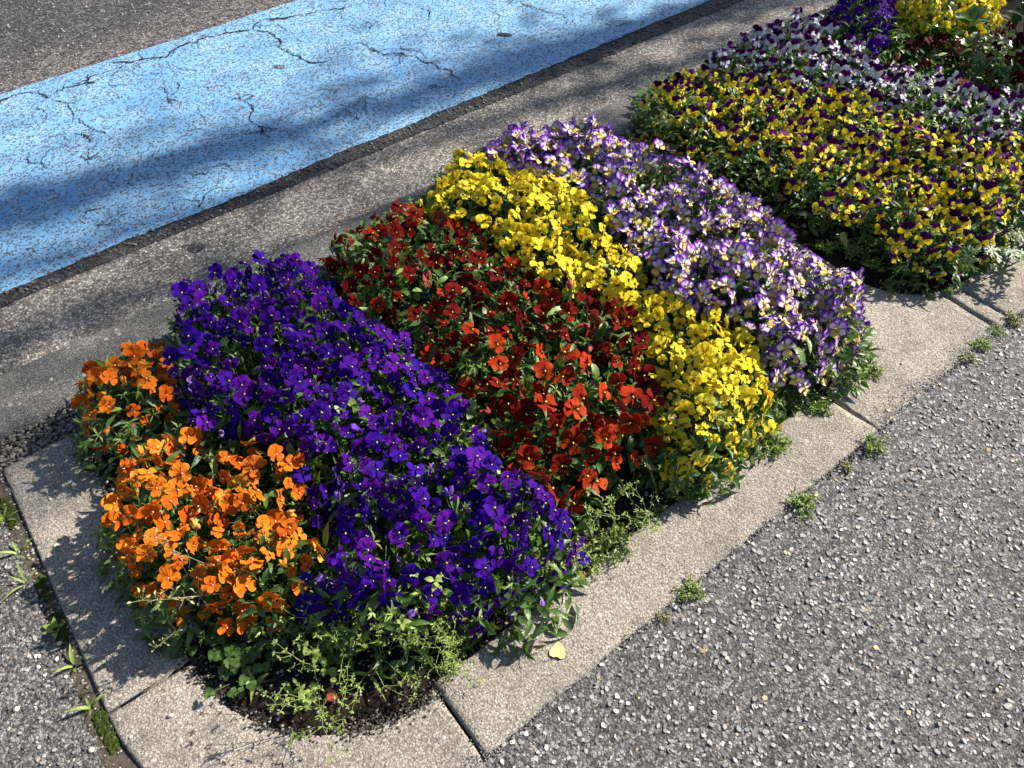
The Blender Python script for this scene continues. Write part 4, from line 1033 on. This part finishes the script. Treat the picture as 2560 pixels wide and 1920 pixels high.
# loose pebbles, one by one
PB = []
for i in range(5):
    m = MB(); r2 = random.Random(i); pebble(m, 0, 0, .001, .0065, pebcol(r2, .42, .58), r2); PB.append(m.mesh('pebble', [M_peb]))
def c67(x, y, ox, oy): return ((ox + x * .40687) / SP, (oy + y * .40687) / SP)
kp = [c67(1460, 760, 1660, 600), c67(1530, 905, 1660, 600), c67(1370, 1050, 1660, 600), c67(1185, 810, 1660, 600), c67(1410, 1110, 1660, 600), c67(310, 10, 0, 1245), c67(740, 785, 0, 1245), c67(345, 295, 0, 1245), c67(555, 890, 0, 1245), c67(1050, 1340, 0, 1245), c67(805, 1470, 0, 1245), c67(1460, 950, 700, 1245)]
ap = [c67(170, 970, 0, 1245), c67(235, 970, 0, 1245), c67(555, 1545, 0, 1245), c67(95, 1295, 0, 1245), c67(30, 420, 0, 1245), c67(230, 1035, 0, 1245), c67(360, 890, 0, 1245)]
for i, p in enumerate(kp): x, y = un(*p); place('pebble', PB[i % 5], x, y, .001, i, .55 + .1 * (i % 5), 'small pale pebble lying on the tan concrete kerb', 'pebble', 'pebbles on the kerb')
for i, p in enumerate(ap): x, y = un(*p); place('pebble', PB[i % 5], x, y, -.004, i, .6 + .12 * (i % 4), 'small pale pebble on the asphalt beside the mossy joint', 'pebble', 'pebbles on the asphalt by the mossy joint')
# fallen leaf and petals
def flat_petal(name, Rr, mat, seed, pts=11, curl=.15, thick=.0008):
    rn = random.Random(seed); top = [(0, 0, .0014)]; at = [(.5, .2, .5, 1)]
    for k in (0.55, 1.0):
        for j in range(pts):
            t = 2 * math.pi * j / pts; rr = Rr * k * (1 + .12 * math.sin(3 * t + seed) + .08 * math.sin(5 * t)) * rn.uniform(.9, 1.1); top.append((rr * math.cos(t), rr * math.sin(t) * .9, Rr * curl * k * k * (1 + math.sin(2 * t + seed)) * .6 + .0012)); at.append((.6, k * .6, .5, 1))
    f = [(0, 1 + j, 1 + (j + 1) % pts) for j in range(pts)] + [(1 + j, 1 + pts + j, 1 + pts + (j + 1) % pts, 1 + (j + 1) % pts) for j in range(pts)]
    n = len(top); v = top + [(x, y, z - .0008) for x, y, z in top]; f2 = [tuple(i + n for i in reversed(q)) for q in f]
    rim = [(1 + pts + j, 1 + pts + j + n, 1 + pts + (j + 1) % pts + n, 1 + pts + (j + 1) % pts) for j in range(pts)]
    return mesh(name, v, f + f2 + rim, [mat], None, {'pc': at + at}, False)
M_cream = simple('cream_leaf', (.62, .52, .25), .7, .2, (.52, .40, .16), 90, .001); M_brown = simple('dry_petal', (.30, .07, .04), .8, .1, (.2, .05, .03), 90); M_pp = simple('fallen_purple', (.12, .02, .16), .7, .1, (.2, .04, .24), 90)
x, y = un(1205, 1408); place('fallen_leaf', flat_petal('fallen_leaf', .0155, M_cream, 1, 13, .12), x, y, .003, .5, 1, 'pale cream fallen leaf lying on the sidewalk kerb', 'leaf')
x, y = un(718, 1508); place('fallen_petal', flat_petal('fallen_petal', .011, M_brown, 2, 9, .6), x, y, .006, 1.2, 1, 'withered reddish petal on the soil by the chickweed', 'petal')
x, y = un(1262, 1243); place('fallen_petal', flat_petal('fallen_petal', .010, M_brown, 3, 9, .6), x, y, .003, .3, 1, 'withered brown petal on the kerb below the violet pansies', 'petal')
x, y = un(2000, 580); place('fallen_petal', flat_petal('fallen_petal', .016, M_pp, 4, 9, .5), x, y, .006, .3, 1, 'fallen purple bloom on the kerb at the farther bed\'s corner', 'petal')
x, y = un(2075, 600); place('fallen_petal', flat_petal('fallen_petal', .016, M_pp, 5, 9, .4), x, y, .006, 2, 1, 'fallen dark purple bloom at the farther bed\'s kerb edge', 'petal')

# ------------------------------------------------------------------ street tree down the planting strip; its stems shade the lane and gutter
M_bark = simple('bark', (.12, .09, .07), .9, .1, (.06, .05, .04), 30, .01)
def tree():
    rn = random.Random(12); x0, y0 = 8.5, 1.0
    e = thing('street_tree', x0, y0, -.01, label='tall street tree standing in the planting strip beyond the shrubs', cat='tree')
    tr = MB(); cr = MB(); k = math.tan(-SUN_AZ) * 1.0
    def ysh(Y, x=0.0): return Y - (x0 - x) * k          # stem whose shadow crosses the lane at Y
    for (Y, r0, top, nl, sp, z0) in ((2.31, .085, 9.8, 2900, .20, 3.6), (1.76, .035, 8.4, 620, .10, 3.6), (2.04, .03, 8.8, 260, .07, 4.2)):
        dy = ysh(Y) - y0; pts = [Vector((0, dy * .15, 0)), Vector((.02, dy * .6, .6)), Vector((0, dy, 1.5))] + [Vector((rn.uniform(-.05, .05), dy + rn.uniform(-.03, .03), z)) for z in np.arange(2.3, top, .8)]
        tr.tube(pts, r0 * 1.1, r0 * .95, 9)
        for i in range(nl):
            z = rn.uniform(z0, top); t = rn.uniform(0, 6.28); r_ = abs(rn.gauss(0, sp)); p = Vector((math.cos(t) * r_ * 1.5, dy + math.sin(t) * r_, z)); d = rv(rn).normalized(); leaf_geo(cr, p, d, rv(rn).normalized() + Vector((.01, 0, 0)), rn.uniform(.06, .11), rn.uniform(.03, .05), rn.uniform(.1, .8), rn, 2)
        for q in range(3):
            b = pts[-1 - q]; a = rn.uniform(0, 6.28); tip = b + Vector((math.cos(a) * .8, math.sin(a) * .5, 1.0)); tr.tube([b, b.lerp(tip, .5) + Vector((0, 0, .08)), tip], r0 * .4, .01, 6)
            for i in range(260): leaf_geo(cr, tip + rv(rn) * .33, rv(rn).normalized(), rv(rn), .09, .045, rn.random(), rn, 2)
    obj('trunk', tr.mesh('trunk', [M_bark]), e); c = obj('crown', cr.mesh('crown', [M_shrub]), e); c['kind'] = 'stuff'
tree()
